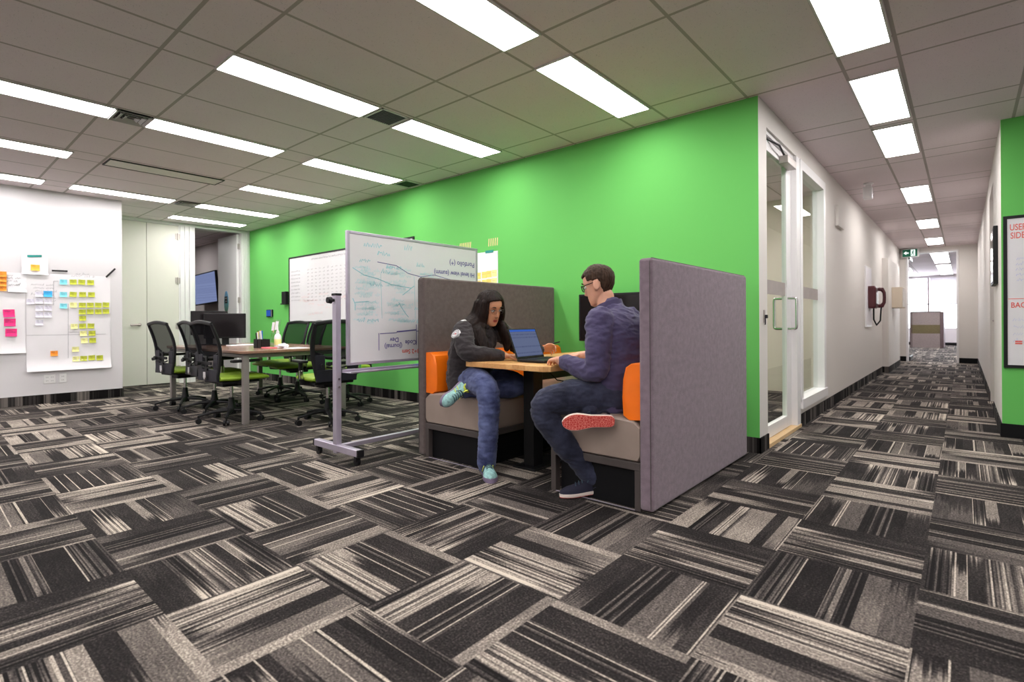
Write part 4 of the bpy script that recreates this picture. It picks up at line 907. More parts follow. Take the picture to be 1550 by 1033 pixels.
    for i in range(5):
        a = 2*PI*i/5+.35; dr_ = V((math.cos(a), math.sin(a), 0)); c0 = V((-.02,0,0))
        lg = MB().tube([c0+dr_*.03+V((0,0,.115)), c0+dr_*.16+V((0,0,.108)), c0+dr_*.30+V((0,0,.078))], [.026,.021,.015], 8, flat=.8).build('leg', M['blackplastic'], t, **kw)
        p = c0+dr_*.30; sd_ = V((-dr_.y, dr_.x, 0)); w = MB()
        for q in (-1, 1): w.cyl(p+sd_*q*.007+V((0,0,.028)), p+sd_*q*.026+V((0,0,.028)), .028, n=14)
        w.cyl(p+V((0,0,.03)), p+V((0,0,.085)), .009, n=8)
        w.build('caster', M['blackplastic'], lg, **kw)
    return t
proto = make_chair()
chairs = [(-7.15, 2.26, R(97), 'leftmost task chair, alone at the left of the conference table'), (-6.57, 2.38, R(88), 'task chair half hidden behind the nearest left chair'),
          (-5.81, 2.27, R(94), 'nearest task chair on the left side, back turned to us'), (-4.98, 2.86, R(172), 'task chair at the near end of the table behind the stand post'),
          (-7.38, 3.50, R(-80), 'furthest task chair on the far side by the tablet'), (-6.70, 3.40, R(-98), 'task chair on the far side, back against the long whiteboard'), (-5.85, 3.60, R(-90), 'task chair on the far side seen through the end chair\'s mesh')]
for i, (x, y, rz, lb) in enumerate(chairs):
    o = proto if i == 0 else copy_tree(proto)
    o.location = (x, y, 0); o.rotation_euler = (0,0,rz); o['label'] = lb

# ------------------------------------------------------------------ people
def catmull(ps, k):
    out = []
    for i in range(len(ps)-1):
        p0, p1, p2, p3 = ps[max(i-1,0)], ps[i], ps[i+1], ps[min(i+2,len(ps)-1)]
        for j in range(k):
            t = j/k; out.append(tuple(.5*((2*b)+(c-a)*t+(2*a-5*b+4*c-d)*t*t+(3*b-a-3*c+d)*t**3) for a, b, c, d in zip(p0, p1, p2, p3)))
    out.append(tuple(ps[-1])); return out
def limb(mb, pts, side=None, n=16, k=4, cap=True):
    """closed lofted limb; pts = (x, y, z, half-width along side, half-depth)"""
    ps = catmull([tuple(p) for p in pts], k); rs = []; side = V(side) if side else None; prev = None
    for i, p in enumerate(ps):
        c = V(p[:3]); t = (V(ps[min(i+1,len(ps)-1)][:3])-V(ps[max(i-1,0)][:3])).normalized()
        u = side if side else (prev if prev else (V((0,0,1)) if abs(t.z) < .85 else V((0,1,0))))
        u = (u-t*u.dot(t)).normalized(); prev = u; w = t.cross(u); a, b = max(p[3], .002), max(p[4], .002)
        ring = lambda c, g: [c+u*math.cos(2*PI*j/n)*a*g+w*math.sin(2*PI*j/n)*b*g for j in range(n)]
        m = min(a, b)
        if i == 0 and cap: rs += [ring(c-t*m*.95, .25), ring(c-t*m*.7, .7)]
        rs.append(ring(c, 1))
        if i == len(ps)-1 and cap: rs += [ring(c+t*m*.7, .7), ring(c+t*m*.95, .25)]
    return mb.rings(rs)
def fuse(mb, voxel, it=4, fac=.5):
    me = bpy.data.meshes.new('f'); me.from_pydata([tuple(p) for p in mb.v], [], mb.f); o = bpy.data.objects.new('f', me); C.objects.link(o)
    r = o.modifiers.new('r', 'REMESH'); r.mode = 'VOXEL'; r.voxel_size = voxel
    s = o.modifiers.new('s', 'SMOOTH'); s.iterations = it; s.factor = fac
    bpy.context.view_layer.update()
    ne = bpy.data.meshes.new_from_object(o.evaluated_get(bpy.context.evaluated_depsgraph_get()))
    out = MB(); out.v = [v.co.copy() for v in ne.vertices]; out.f = [list(p.vertices) for p in ne.polygons]; out.m = [0]*len(out.f); out.nrm = [v.normal.copy() for v in ne.vertices]
    bpy.data.objects.remove(o); bpy.data.meshes.remove(me); bpy.data.meshes.remove(ne); return out
def folds(mb, amp, freq, seed, stretch=(1,1,1)):
    o = V((seed*3.1, seed*1.7, seed)); st = V(stretch)
    for i, p in enumerate(mb.v):
        q = V((p.x*st.x, p.y*st.y, p.z*st.z))*freq+o
        d = mn.noise(q); d2 = 1-abs(mn.noise(q*1.9+V((3,1,2))))*2
        mb.v[i] = p+mb.nrm[i]*amp*(d*.7+d2*.5)
    return mb
def interp(tab, z):
    if z <= tab[0][0]: return tab[0][1]
    for (a, va), (b, vb) in zip(tab, tab[1:]):
        if z <= b: t = (z-a)/(b-a); return va+(vb-va)*t
    return tab[-1][1]
HW = [(-.120,.018),(-.108,.038),(-.085,.051),(-.05,.062),(-.01,.070),(.03,.075),(.065,.073),(.09,.062),(.11,.042),(.121,.020),(.125,.002)]
HF = [(-.120,.066),(-.108,.083),(-.085,.089),(-.06,.089),(-.03,.088),(.0,.088),(.03,.092),(.055,.092),(.08,.080),(.10,.058),(.118,.026),(.125,.002)]
HB = [(-.120,-.035),(-.108,-.012),(-.085,.02),(-.05,.062),(-.02,.085),(.02,.098),(.05,.099),(.08,.084),(.10,.062),(.118,.028),(.125,.002)]
def headpt(z, a, off=0.0, face=True):
    w_, xf_, xb_ = interp(HW, z)+off, interp(HF, z)+off, interp(HB, z)+off
    ca, sa = math.cos(a), math.sin(a); e = lambda q, p: math.copysign(abs(q)**p, q)
    xc, xr = (xf_-xb_)/2, (xf_+xb_)/2
    x = xc+xr*e(ca, .9); y = w_*e(sa, .9)
    if face and ca > .2:
        nz = max(0, min((z+.046)/.014, 1))*max(0, min(1, (.022-z)/.05)) if z < .022 else 0
        g = math.exp
        x += .026*nz*g(-(y/.012)**2)+.004*g(-(y/.007)**2-((z-.0)/.03)**2)
        x -= .009*g(-((abs(y)-.032)/.015)**2-((z-.010)/.012)**2)
        x += .004*g(-((abs(y)-.030)/.022)**2-((z-.034)/.008)**2)
        x += .006*g(-(y/.022)**2-((z+.058)/.006)**2)+.006*g(-(y/.019)**2-((z+.072)/.006)**2)-.004*g(-(y/.024)**2-((z+.065)/.0028)**2)
        x += .006*g(-(y/.02)**2-((z+.103)/.012)**2)+.003*g(-((abs(y)-.04)/.018)**2-((z+.03)/.02)**2)
    return V((x, y, z))
def headmesh(mb, T):
    zs = [-.119+.2435*i/70 for i in range(71)]
    rs = [[T@headpt(z, 2*PI*j/64) for j in range(64)] for z in zs]
    mb.rings(rs)
    for sg in (-1, 1):                       # ears
        mb.sphere(T@V((-.010, sg*.081, -.002)), (.022, .008, .035), 8, 0, (T.to_3x3()@Matrix.Rotation(sg*.45, 3, 'Z')@Matrix.Rotation(-.15, 3, 'Y')))
        mb.sphere(T@V((.002, sg*.073, -.026)), (.009, .006, .010), 6)
def hand(mb, wr, fw_, nr, thumb, curl=(.35,.45,.35), spread=.10, L=1.0, tcurl=.3, fing=None):
    f = V(fw_).normalized(); n_ = V(nr); n_ = (n_-f*n_.dot(f)).normalized(); s = f.cross(n_)
    if s.dot(V(thumb)) < 0: s = -s
    wr = V(wr); P = lambda a, b, c: wr+f*a*L+s*b*L+n_*c*L
    lp = lambda pts, **k: limb(mb, [(*p, a*L, b*L) for p, a, b in pts], **k)
    lp([(P(-.03,0,0),.028,.021),(P(.0,0,0),.027,.019),(P(.035,.002,.0),.036,.017),(P(.07,.002,.002),.041,.015),(P(.09,.0,.0),.040,.012)], side=s)
    for i, (o_, ln, r) in enumerate(((.032,.072,.0088),(.011,.080,.0090),(-.011,.074,.0086),(-.031,.058,.0078))):
        c = fing[i] if fing else curl; an = 0; p = P(.082-.004*abs(i-1), o_, .0); sp = spread*(1.2-i*.8); pts = [(p-f*.02*L, r, r), (p, r, r)]
        for q, fr_ in enumerate((.45,.30,.25)):
            an += c[q]; d = (f*math.cos(an)-n_*math.sin(an)+s*sp*math.cos(an)*.5).normalized(); p = p+d*ln*fr_*L; pts.append((p, r*(.97-.10*q), r*(.95-.10*q)))
        lp(pts, k=3, n=10)
    p = P(.018,.026,-.004); d = (f*.55+s*.75-n_*.25).normalized(); pts = [(P(.0,.012,-.004), .013,.012), (p, .0135,.0125)]
    for q, ln in enumerate((.040,.032,.026)):
        p = p+d*ln*L; pts.append((p, .0112-.0012*q, .0105-.0012*q)); d = (d+f*.30*tcurl-n_*tcurl*.6-s*tcurl*.5).normalized()
    lp(pts, k=3, n=10)
def headframe(c, yaw_, pitch, roll_=0):      # +x of the head is where it looks
    return Matrix.Translation(c) @ Matrix.Rotation(yaw_, 4, 'Z') @ Matrix.Rotation(pitch, 4, 'Y') @ Matrix.Rotation(roll_, 4, 'X')
def facecolour(mb, T, lipmat=1):
    Ti = T.inverted()
    for i, fc in enumerate(mb.f):
        q = Ti@(sum((mb.v[k] for k in fc), V())/len(fc))
        if q.x > .07 and abs(q.y) < .020*(1-((q.z+.065)/.014)**2*.6) and -.0755 < q.z < -.0555: mb.m[i] = lipmat
def eyes(T, par, brow):
    for sg in (-1, 1):
        e = MB().sphere(T@V((.0775, sg*.032, .009)), (.0125,.0135,.0095), 10, 0, T.to_3x3())
        e.sphere(T@V((.0868, sg*.032, .0075)), (.0042,.0058,.0058), 8, 1, T.to_3x3()); e.build('eye', [M['eyewhite'], M['iris']], par)
        MB().tube([T@V((.0955-.012*abs(u-.4), sg*(.016+.036*u), .034+.007*math.sin(u*2.4))) for u in (0,.25,.5,.75,1)], [.0028,.0040,.0040,.0032,.0018], 8).build('eyebrow', brow, par)
        MB().tube([T@V((.0900-.016*(u-.35)**2-.006*u, sg*(.018+.030*u), .0125+.006*math.sin(u*3))) for u in (0,.25,.5,.75,1)], [.0012,.0022,.0024,.0022,.0012], 6).build('eyelash', brow, par)
def glasses(T, par, mat, r, w_=.026, h_=.019, z=.008):
    g = MB()
    for sg in (-1, 1):
        lp = [T@V((.104-.010*abs(math.copysign(abs(math.cos(a))**.6, math.cos(a))*w_+.032)/.06*.9, sg*(.033+w_*math.copysign(abs(math.cos(a))**.6, math.cos(a))), z+h_*math.copysign(abs(math.sin(a))**.6, math.sin(a)))) for a in [2*PI*i/20 for i in range(21)]]
        g.tube(lp, r, 6)
        g.tube([T@V((.096, sg*.060, z+.008)), T@V((.06, sg*.0755, z+.010)), T@V((.0, sg*.0800, z+.010)), T@V((-.022, sg*.0795, z-.004))], r*1.05, 6)
    g.tube([T@V((.105, -.010, z+.005)), T@V((.110, 0, z+.008)), T@V((.105, .010, z+.005))], r, 6)
    o = g.build('glasses', mat, par)
    for sg in (-1, 1):
        poly = [T@V((.1005, sg*(.033+w_*.95*math.copysign(abs(math.cos(a))**.6, math.cos(a))), z+h_*.95*math.copysign(abs(math.sin(a))**.6, math.sin(a)))) for a in [2*PI*i/20 for i in range(20)]]
        MB().prism(poly, T.to_3x3()@V((.001,0,0))).build('lens', M['clearlens'], o, smooth=False)
M['wire'] = plain('dark_wire', (.06,.045,.04,1), .4, .5); M['clearlens'] = glassmat('clear_lens', (.97,.98,.98), .8)
def shoe(par, heel, toe, upv, cols, L=None, name='shoe', W=1.0, label=None, chunky=False):
    """shoe from heel to toe along the sole; cols = upper, sole, tread, lace, trim"""
    heel, toe = V(heel), V(toe); f = (toe-heel); L = L or f.length; f.normalize(); u = V(upv); u = (u-f*u.dot(f)).normalized(); s = u.cross(f)
    P = lambda x, y, z: heel+f*x*L+s*y*W+u*z
    wd_ = [(.0,.012),(.02,.024),(.06,.031),(.15,.034),(.30,.033),(.45,.034),(.60,.043),(.72,.048),(.84,.044),(.93,.032),(.98,.018),(1.0,.006)]
    bend = lambda x: .010*math.sin(PI*min(1, max(0, (x-.1)/.8)))
    xs = [0,.01,.03,.06,.11,.18,.26,.35,.44,.53,.62,.70,.78,.85,.90,.94,.97,.99,1.0]
    sh = .030 if chunky else .022
    def outline(z, g): 
        a = [P(x, interp(wd_, x)*g+bend(x)*.35, z) for x in xs]; b = [P(x, -interp(wd_, x)*g+bend(x)*.35, z) for x in reversed(xs[1:-1])]; return a+b
    root = MB().rings([outline(.004, .97), outline(.007, 1.0), outline(sh*.6, 1.03), outline(sh, 1.0)]).build(name, cols[1], par, ang=50)
    if label: root['label'] = label
    MB().rings([outline(0, .90), outline(.005, .93)]).build('tread', cols[2], root, ang=50)
    up_h = [(0,.062),(.05,.076),(.15,.080),(.28,.076),(.38,.074),(.48,.066),(.60,.053),(.72,.043),(.85,.036),(.93,.028),(1.0,.010)]
    rs = []
    for x in [.008,.03,.08,.15,.24,.33,.42,.5,.58,.66,.74,.82,.89,.94,.975,.992]:
        h_ = interp(up_h, x); w_ = interp(wd_, x)*.98
        rs.append([P(x, bend(x)*.35+w_*math.copysign(abs(math.cos(a))**.75, math.cos(a))*(1-.25*max(0, math.sin(a))), sh-.004+max(-.001, h_*math.copysign(abs(math.sin(a))**.8, math.sin(a)))) for a in [2*PI*j/20 for j in range(20)]])
    MB().rings(rs).build('upper', cols[0], root)
    lc = MB()
    for i in range(5):
        x = .40+.065*i; h_ = interp(up_h, x)+sh
        lc.tube([P(x-.01, -.020, h_-.010), P(x, -.010, h_+.0005), P(x+.012, 0, h_+.002), P(x+.02, .012, h_-.001), P(x+.025, .022, h_-.011)], .0028, 6)
    lc.tube([P(.40, 0, interp(up_h,.4)+sh+.002), P(.42, .03, interp(up_h,.4)+sh+.004), P(.47, .036, interp(up_h,.4)+sh-.02)], .0026, 6).tube([P(.40, 0, interp(up_h,.4)+sh+.002), P(.44, -.028, interp(up_h,.4)+sh+.006), P(.50, -.034, interp(up_h,.4)+sh-.02)], .0026, 6)
    lc.build('laces', cols[3], root)
    cl_ = MB(); ring = []
    for i in range(25):
        a = 2*PI*i/24; ring.append(P(.155+.125*math.cos(a), .030*math.sin(a), sh+.074-.006*math.cos(a)+.008*(math.cos(a) > .8)))
    cl_.tube(ring, .0065, 8); cl_.tube([P(.36,0,sh+.078), P(.30,0,sh+.098), P(.27,0,sh+.106)], [.012,.016,.012], 8, flat=.4)
    cl_.build('collar', cols[4], root)
    if chunky:
        st = MB()
        for sg in (-1, 1):
            for x0 in (.30, .42): st.tube([P(x0, sg*.0365, sh+.012), P(x0+.05, sg*.034, sh+.032), P(x0+.11, sg*.030, sh+.050)], .003, 6, flat=1.5)
        st.build('stripe', cols[4], root)
    return root

# ---- woman on the far bench
SD = V((.14,1,0)).normalized()
T = headframe(V((-2.665,2.845,1.118)), R(-6), R(20), R(4))
b = MB(); headmesh(b, T)
nb = T@V((-.02,0,-.07))
limb(b, [(*nb,.050,.052),(-2.70,2.825,1.03,.050,.05),(-2.735,2.815,.98,.07,.06)], side=SD)
limb(b, [(-2.79,2.80,.55,.155,.115),(-2.81,2.80,.68,.14,.10),(-2.80,2.805,.80,.145,.105),(-2.765,2.81,.90,.15,.10),(-2.735,2.815,.96,.12,.075),(-2.72,2.82,1.0,.06,.055)], side=SD)
armR = [(-2.755,2.66,.955),(-2.665,2.585,.855),(-2.605,2.575,.80),(-2.545,2.66,.787),(-2.465,2.795,.777)]
armL = [(-2.70,2.985,.955),(-2.62,3.06,.87),(-2.565,3.105,.805),(-2.52,3.15,.80),(-2.475,3.215,.80)]
for pts in (armR, armL): limb(b, [(*p, r, r) for p, r in zip(pts, (.045,.042,.038,.034,.025))])
hand(b, (-2.455,2.815,.775), (.30,.95,-.08), (.2,-.1,1), (1,0,0), curl=(.25,.35,.25), L=.92)
hand(b, (-2.472,3.225,.802), (.40,.90,.10), (-.75,.30,.55), (.3,.2,.9), curl=(.7,.8,.5), L=.92, tcurl=.7, fing=[(.55,.9,.5),(.7,.9,.5),(.8,.9,.6),(.9,.9,.6)])
legR = [(-2.75,2.73,.575),(-2.60,2.64,.60),(-2.44,2.555,.585),(-2.385,2.535,.52),(-2.378,2.53,.40),(-2.385,2.525,.24),(-2.395,2.52,.08)]
legL = [(-2.74,2.89,.565),(-2.60,2.94,.57),(-2.495,2.955,.555),(-2.475,2.90,.545),(-2.57,2.76,.53),(-2.68,2.60,.53)]
limb(b, [(*p, r, r) for p, r in zip(legR, (.07,.07,.058,.053,.05,.042,.035))]); limb(b, [(*p, r, r) for p, r in zip(legL, (.07,.065,.055,.05,.045,.036))])
bd = fuse(b, .0046, 3); facecolour(bd, T)
wo = bd.build('person', [M['skin_w'], M['lips_w']], None, origin=(-2.78,2.80,.49), ang=180)
tag(wo, 'person with long dark hair, charcoal jacket and blue jeans leaning over the booth table', 'person')
# jacket
b = MB()
limb(b, [(-2.80,2.80,.545,.205,.155),(-2.815,2.80,.62,.20,.15),(-2.82,2.80,.72,.188,.138),(-2.805,2.805,.82,.182,.138),(-2.765,2.81,.91,.182,.125),(-2.735,2.815,.965,.15,.085),(-2.722,2.82,1.005,.075,.065)], side=SD)
sl = lambda pts, t: pts[:-1]+[tuple(V(pts[-2]).lerp(V(pts[-1]), t))]
for pts in (sl(armR, .72), sl(armL, .8)): limb(b, [(*p, r, r) for p, r in zip(pts, (.076,.068,.060,.052,.042))])
jk = folds(folds(fuse(b, .0065, 9), .010, 8, 2, (1,1,2.4)), .004, 22, 3, (1,1,2.5)); jk.build('jacket', M['jacket'], wo, ang=180)
b = MB(); b.tube([(-2.715+.062*math.cos(a), 2.82+.068*math.sin(a), 1.018-.035*math.cos(a)) for a in [2*PI*i/20 for i in range(21)]], .011, 8, flat=1.6); b.build('collar', M['jacket'], wo)
from mathutils.bvhtree import BVHTree
bv = BVHTree.FromPolygons(jk.v, jk.f)
def onsurf(q, d):
    h_ = bv.find_nearest(V(q)); return h_[0]+h_[1]*d, h_[1]
b = MB(); rows_ = [[], []]
for i in range(9):
    u_ = i/8
    for r_, dx_ in enumerate((-.013, .013)):
        rows_[r_].append(onsurf((-2.745+dx_+.02*u_, 2.635+.10*u_, 1.03+.03*u_), .004)[0])
b.rings(rows_, cap=False, closed=False); b.build('shoulder_stripe', M['whitecloth'], wo, smooth=True)
bc, bn = onsurf((-2.715,2.55,.935), .002); bx_ = V((1,.1,.0)); bx_ = (bx_-bn*bx_.dot(bn)).normalized(); by_ = bn.cross(bx_)
if by_.z < 0: by_ = -by_
bg_ = MB().cyl(bc-bn*.014, bc+bn*.003, .037, n=28).build('sleeve_patch', M['whitecloth'], wo)
b = MB(); pl = lambda r, a: bc+bn*.0045+bx_*r*math.cos(a)+by_*r*math.sin(a)
b.ribbon([pl(.031, 2*PI*i/28) for i in range(29)], .004, bn); b.ribbon([pl(.019, PI*.05+PI*.9*i/12) for i in range(13)], .003, bn)
for i in range(4): b.ribbon([bc+bn*.0045+bx_*(-.020+.011*i)-by_*.014, bc+bn*.0045+bx_*(-.016+.011*i)+by_*.002], .004, bn)
b.build('patch_print', M['ink'], bg_, smooth=False)
MB().ribbon([bc+bn*.0048+bx_*.000-by_*.006, bc+bn*.0048+bx_*.012-by_*.004], .010, bn).build('patch_mark', M['red'], bg_, smooth=False)
# jeans
b = MB(); limb(b, [(-2.84,2.80,.535,.17,.10),(-2.79,2.80,.565,.195,.13),(-2.79,2.80,.60,.19,.135)], side=SD)
limb(b, [(*p, r, r) for p, r in zip(legR, (.105,.096,.080,.072,.068,.062,.060))]); limb(b, [(*p, r, r) for p, r in zip(legL, (.10,.09,.078,.070,.062,.052))])
je = folds(folds(fuse(b, .0065, 5), .008, 10, 5, (1,1,2.2)), .003, 26, 6, (1,1,2.5)); je.build('jeans', M['denim_w'], wo, ang=180)
MB().tube([V((-2.395+.055*math.cos(a), 2.52+.058*math.sin(a), .082)) for a in [2*PI*i/20 for i in range(21)]], .006, 8).build('hem', M['denim_w'], wo)
MB().cyl((-2.395,2.52,.05),(-2.395,2.52,.11),.040,.043,14).build('sock', M['frame'], wo)
SN = (M['sneaker'], M['sneaker_sole'], M['sneaker_sole'], M['lace'], M['neon'])
shoe(wo, (-2.455,2.565,.002), (-2.275,2.435,.002), (0,0,1), SN, L=.255, chunky=True)
shoe(wo, (-2.705,2.60,.580), (-2.720,2.425,.462), (.72,.50,.42), SN, L=.235, chunky=True, label='shoe tucked up on the bench')
# hair: cap plus long falls in front of and behind the shoulders
b = MB(); T3 = T.to_3x3()
zs = [-.10+.2245*i/40 for i in range(41)]
rs = []
for z in zs:
    g_ = []
    for j in range(48):
        a = 2*PI*j/48; p = headpt(z, a, .016, False)
        lim = .054 if z < .060 else .054+(z-.060)*1.6          # hairline keeps the face clear
        if p.x > lim: p.x = lim
        p.z += .014*max(0, z)/.12
        g_.append(T@p)
    rs.append(g_)
b.rings(rs)
tp = lambda x, y, z: tuple(T@V((x, y, z)))
limb(b, [(*tp(-.05,0,.03),.088,.065),(*tp(-.06,0,-.06),.092,.06),(-2.80,2.80,.985,.10,.05),(-2.865,2.79,.90,.115,.042),(-2.905,2.785,.81,.10,.028),(-2.915,2.785,.74,.07,.018)], side=SD)
limb(b, [(*tp(.030,-.074,.06),.034,.020),(*tp(.040,-.084,-.02),.040,.018),(*tp(.035,-.090,-.10),.048,.022),(-2.665,2.715,.965,.058,.022),(-2.635,2.705,.895,.060,.020),(-2.605,2.71,.83,.050,.018),(-2.585,2.72,.785,.034,.014)], side=(.9,.5,0))
limb(b, [(*tp(-.02,-.08,.04),.05,.026),(*tp(-.02,-.094,-.06),.058,.032),(-2.755,2.675,.985,.062,.036),(-2.80,2.625,.935,.045,.022)], side=(.9,.3,0))
limb(b, [(*tp(.035,.072,.06),.034,.020),(*tp(.050,.082,-.02),.038,.020),(*tp(.042,.088,-.10),.048,.028),(-2.61,2.935,.96,.058,.034),(-2.595,2.95,.88,.055,.028),(-2.585,2.95,.81,.034,.016)], side=(.9,-.3,0))
hr = fuse(b, .005, 3); Ti = T.inverted()
for i, p in enumerate(hr.v):
    q = Ti@p; s_n = mn.noise(V((math.atan2(q.y, q.x+.01)*9, q.z*2.0, q.x*14)))+.5*mn.noise(V((q.x*70, q.y*70, q.z*6)))
    hr.v[i] = p+hr.nrm[i]*.0045*s_n
rnd = random.Random(11)
gd = [[tp(.02,-.075,.075), tp(.032,-.098,.0), tp(.028,-.106,-.10), (-2.665,2.690,.955), (-2.632,2.682,.885), (-2.602,2.695,.815), (-2.575,2.71,.765)],
      [tp(-.03,-.080,.075), tp(-.03,-.104,.0), tp(-.03,-.112,-.09), (-2.735,2.655,.985), (-2.742,2.615,.940), (-2.735,2.585,.895), (-2.725,2.572,.86)],
      [tp(-.085,-.05,.075), tp(-.110,-.055,.0), (-2.80,2.755,1.02), (-2.875,2.735,.955), (-2.935,2.73,.86), (-2.955,2.73,.78), (-2.955,2.73,.72)]]
for k_ in range(110):
    w0 = rnd.random(); i0 = 0 if w0 < .55 else 1; w1 = rnd.random()
    A, B = (gd[0], gd[1]) if i0 == 0 else (gd[1], gd[2]); L_ = rnd.choice((5, 6, 7, 7)); j = rnd.uniform(-.008,.008); j2 = rnd.uniform(-.010,.010)
    if i0 == 0: w1 = w1**1.6*.55
    pts = [V(A[i]).lerp(V(B[i]), w1)+V((j, j2*.5, 0))*(.3+.15*i)+V((0,0,rnd.uniform(-.004,.004))) for i in range(L_)]
    pts = [V(q) for q in catmull([tuple(q) for q in pts], 3)]; n_ = len(pts)
    hr.tube(pts, [.0052*(1-.75*(i/(n_-1))**2) for i in range(n_)], 5)
hr.build('hair', M['hair_w'], wo, ang=180)
eyes(T, wo, M['hair_w']); glasses(T, wo, M['wire'], .0010, .021, .016)
pn = MB().cyl((-2.475,3.315,.835),(-2.385,3.345,.86),.0048,n=8).build('pen', M['blackplastic'], None, origin=(-2.43,3.33,.847)); tag(pn, 'short dark pen held in the fingers of the person with long hair', 'pen')

# ---- man on the near bench
SM = V((.03,1,0)).normalized()
T = headframe(V((-1.718,2.835,1.243)), R(180+10), R(17), R(-2))
b = MB(); headmesh(b, T); nb = T@V((-.015,0,-.07))
limb(b, [(*nb,.054,.056),(-1.672,2.84,1.13,.056,.058),(-1.63,2.84,1.07,.085,.075)], side=SM)
limb(b, [(-1.555,2.82,.56,.165,.125),(-1.55,2.82,.70,.16,.115),(-1.565,2.83,.85,.165,.12),(-1.60,2.835,.97,.17,.11),(-1.62,2.84,1.045,.13,.085),(-1.635,2.84,1.09,.075,.065)], side=SM)
armL = [(-1.605,2.655,1.03),(-1.585,2.600,.90),(-1.575,2.575,.765),(-1.60,2.572,.735),(-1.74,2.595,.755),(-1.875,2.625,.782)]
armR = [(-1.62,3.02,1.03),(-1.615,3.09,.90),(-1.63,3.125,.80),(-1.67,3.115,.775),(-1.81,3.05,.780),(-1.945,2.985,.790)]
for pts in (armL, armR): limb(b, [(*p, r, r) for p, r in zip(pts, (.052,.048,.042,.042,.037,.029))])
hand(b, (-1.885,2.628,.786), (-.78,.55,-.12), (-.05,.0,1), (.3,1,0), curl=(.30,.45,.30))
hand(b, (-1.955,2.982,.795), (-.95,-.25,-.14), (-.05,.0,1), (0,-1,0), curl=(.30,.45,.30))
legL = [(-1.54,2.735,.57),(-1.68,2.60,.585),(-1.81,2.475,.560),(-1.855,2.44,.50),(-1.82,2.49,.38),(-1.735,2.58,.23),(-1.650,2.650,.105)]
legR = [(-1.54,2.92,.565),(-1.69,2.96,.565),(-1.835,2.96,.545),(-1.85,2.88,.525),(-1.74,2.73,.515),(-1.62,2.57,.505)]
limb(b, [(*p, r, r) for p, r in zip(legL, (.078,.078,.064,.058,.055,.047,.038))]); limb(b, [(*p, r, r) for p, r in zip(legR, (.078,.07,.06,.055,.048,.038))])
bd = fuse(b, .0046, 3); facecolour(bd, T)
ma = bd.build('person', [M['skin_m'], M['lips_m']], None, origin=(-1.56,2.82,.49), ang=180)
tag(ma, 'person in slate blue shirt, dark jeans and black glasses typing on the laptop', 'person')
b = MB()
limb(b, [(-1.555,2.82,.515,.21,.125),(-1.555,2.82,.60,.21,.125),(-1.55,2.82,.72,.205,.135),(-1.555,2.83,.85,.212,.148),(-1.585,2.835,.96,.222,.138),(-1.607,2.84,1.035,.185,.104),(-1.63,2.84,1.085,.085,.080)], side=SM)
for pts in (sl(armL, .58), sl(armR, .55)): limb(b, [(*p, r, r) for p, r in zip(pts, (.082,.074,.064,.060,.054,.044))])
sh_ = folds(folds(fuse(b, .0065, 12), .011, 7, 9, (1,1,2.4)), .004, 20, 4, (1,1,2.5)); sh_.build('shirt', M['shirt'], ma, ang=180)
b = MB(); rg = []                             # standing collar
for i in range(25):
    a = 2*PI*i/24; cx, cyy = -1.640, 2.84
    lo = V((cx+.082*math.cos(a), cyy+.080*math.sin(a), 1.088+.020*math.cos(a))); hi = V((cx-.012+.076*math.cos(a), cyy+.073*math.sin(a), 1.132+.024*math.cos(a)))
    rg.append((lo, hi))
b.rings([[r[0] for r in rg[:-1]], [r[1] for r in rg[:-1]], [r[1]+(V((cx,cyy,r[1].z))-r[1]).normalized()*.004 for r in rg[:-1]], [r[0]+(V((cx,cyy,r[0].z))-r[0]).normalized()*.004 for r in rg[:-1]]], cap=False)
b.build('collar', M['shirt'], ma)
for q_, e_ in ((armL, .62), (armR, .58)):
    w_ = V(q_[-2]).lerp(V(q_[-1]), e_); d_ = (V(q_[-1])-V(q_[-2])).normalized(); MB().cyl(V(w_)-d_*.05, V(w_)+d_*.008, .049, .046, 18).build('cuff', M['shirt'], ma)
b = MB(); limb(b, [(-1.50,2.82,.535,.17,.10),(-1.545,2.82,.565,.195,.13),(-1.545,2.82,.60,.19,.135)], side=SM)
limb(b, [(*p, r, r) for p, r in zip(legL, (.110,.102,.088,.080,.074,.066,.062))]); limb(b, [(*p, r, r) for p, r in zip(legR, (.105,.092,.08,.074,.064,.052))])
je = folds(folds(fuse(b, .0065, 5), .008, 10, 12, (1,1,2.2)), .003, 26, 13, (1,1,2.5)); je.build('jeans', M['denim_m'], ma, ang=180)
hd_ = (V(legL[-1])-V(legL[-2])).normalized(); hc = V(legL[-1])+hd_*.036; hu = V((1,0,0)); hu = (hu-hd_*hu.dot(hd_)).normalized(); hv = hd_.cross(hu)
MB().tube([hc+hu*.060*math.cos(a)+hv*.060*math.sin(a) for a in [2*PI*i/22 for i in range(23)]], .007, 8).build('hem', M['denim_m'], ma)
MB().cyl(V(legL[-1])+V((.0,.0,.03)), (-1.635,2.665,.05), .043, .040, 14).build('sock', M['red'], ma)
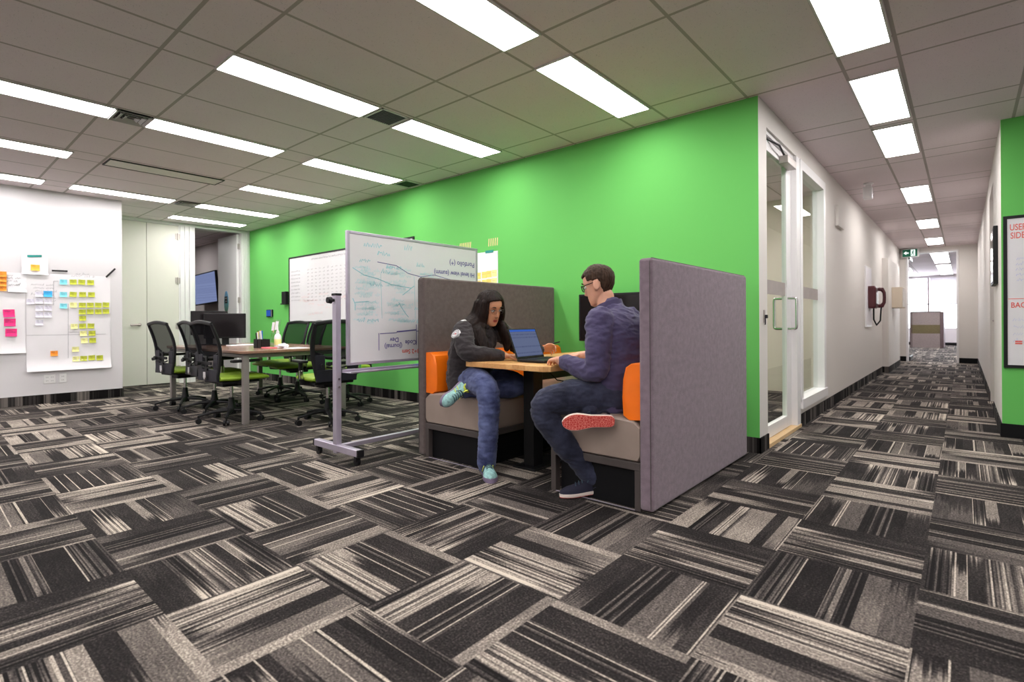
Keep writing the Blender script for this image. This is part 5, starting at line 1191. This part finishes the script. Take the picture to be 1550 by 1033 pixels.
NV = (M['navy'], M['whiterubber'], M['tread'], M['lace'], M['navy'])
shoe(ma, (-1.585,2.715,.022), (-1.785,2.462,.002), (0,0,1), NV, L=.305)
# tucked foot: sole turned to the camera side
sc_ = V((-1.545,2.425,.470)); fd = V((-.76,-.645,-.035)).normalized(); un = V((-.62,.75,.10)).normalized()
shoe(ma, sc_-fd*.145, sc_+fd*.145, un, NV, L=.285, label='shoe with the red sole turned to us')
# hair: short crop with a clear hairline
b = MB(); rs = []
for i in range(61):
    z = -.085+.2098*i/60; rr_ = []
    for j in range(72):
        a = 2*PI*j/72; p = headpt(z, a, 0, False); q = headpt(z, a, .010 if z > .03 else .010*max(.25, (z+.09)/.12), False)
        fr_ = p.x; hl = .074-.008*fr_/.09 if fr_ > .045 else (.035 if fr_ > .012 else (-.005 if fr_ > -.025 else -.062-.2*(fr_+.06)*0))
        if abs(p.y) > .05 and -.03 < fr_ < .012: hl = .030
        ins = headpt(z, a, -.012, False)
        q.z += .010*max(0, z)/.12; rr_.append(T@(q if z > hl else ins))
    rs.append(rr_)
b.rings(rs); hr = fuse(b, .0042, 2); Ti = T.inverted()
for i, p in enumerate(hr.v):
    q = Ti@p; hr.v[i] = p+hr.nrm[i]*.003*mn.noise(V((q.x*60, q.y*160, q.z*60)))
hr.build('hair', M['hair_m'], ma, ang=180)
eyes(T, ma, M['hair_m']); glasses(T, ma, M['blackplastic'], .0026, .025, .019)


# ------------------------------------------------------------------ world and view
wd = bpy.data.worlds.new('sky'); sc.world = wd; wd.use_nodes = True
bg = wd.node_tree.nodes['Background']; bg.inputs[0].default_value = (.86,.90,1,1); bg.inputs[1].default_value = 10.0
vs = sc.view_settings; vs.view_transform = 'Standard'; vs.look = 'None'; vs.gamma = 1; vs.use_curve_mapping = False; vs.exposure = .5
sc.cycles.max_bounces = 8; sc.cycles.diffuse_bounces = 5; sc.cycles.glossy_bounces = 3; sc.cycles.transparent_max_bounces = 16; sc.cycles.use_denoising = True
sc.cycles.sample_clamp_indirect = 6
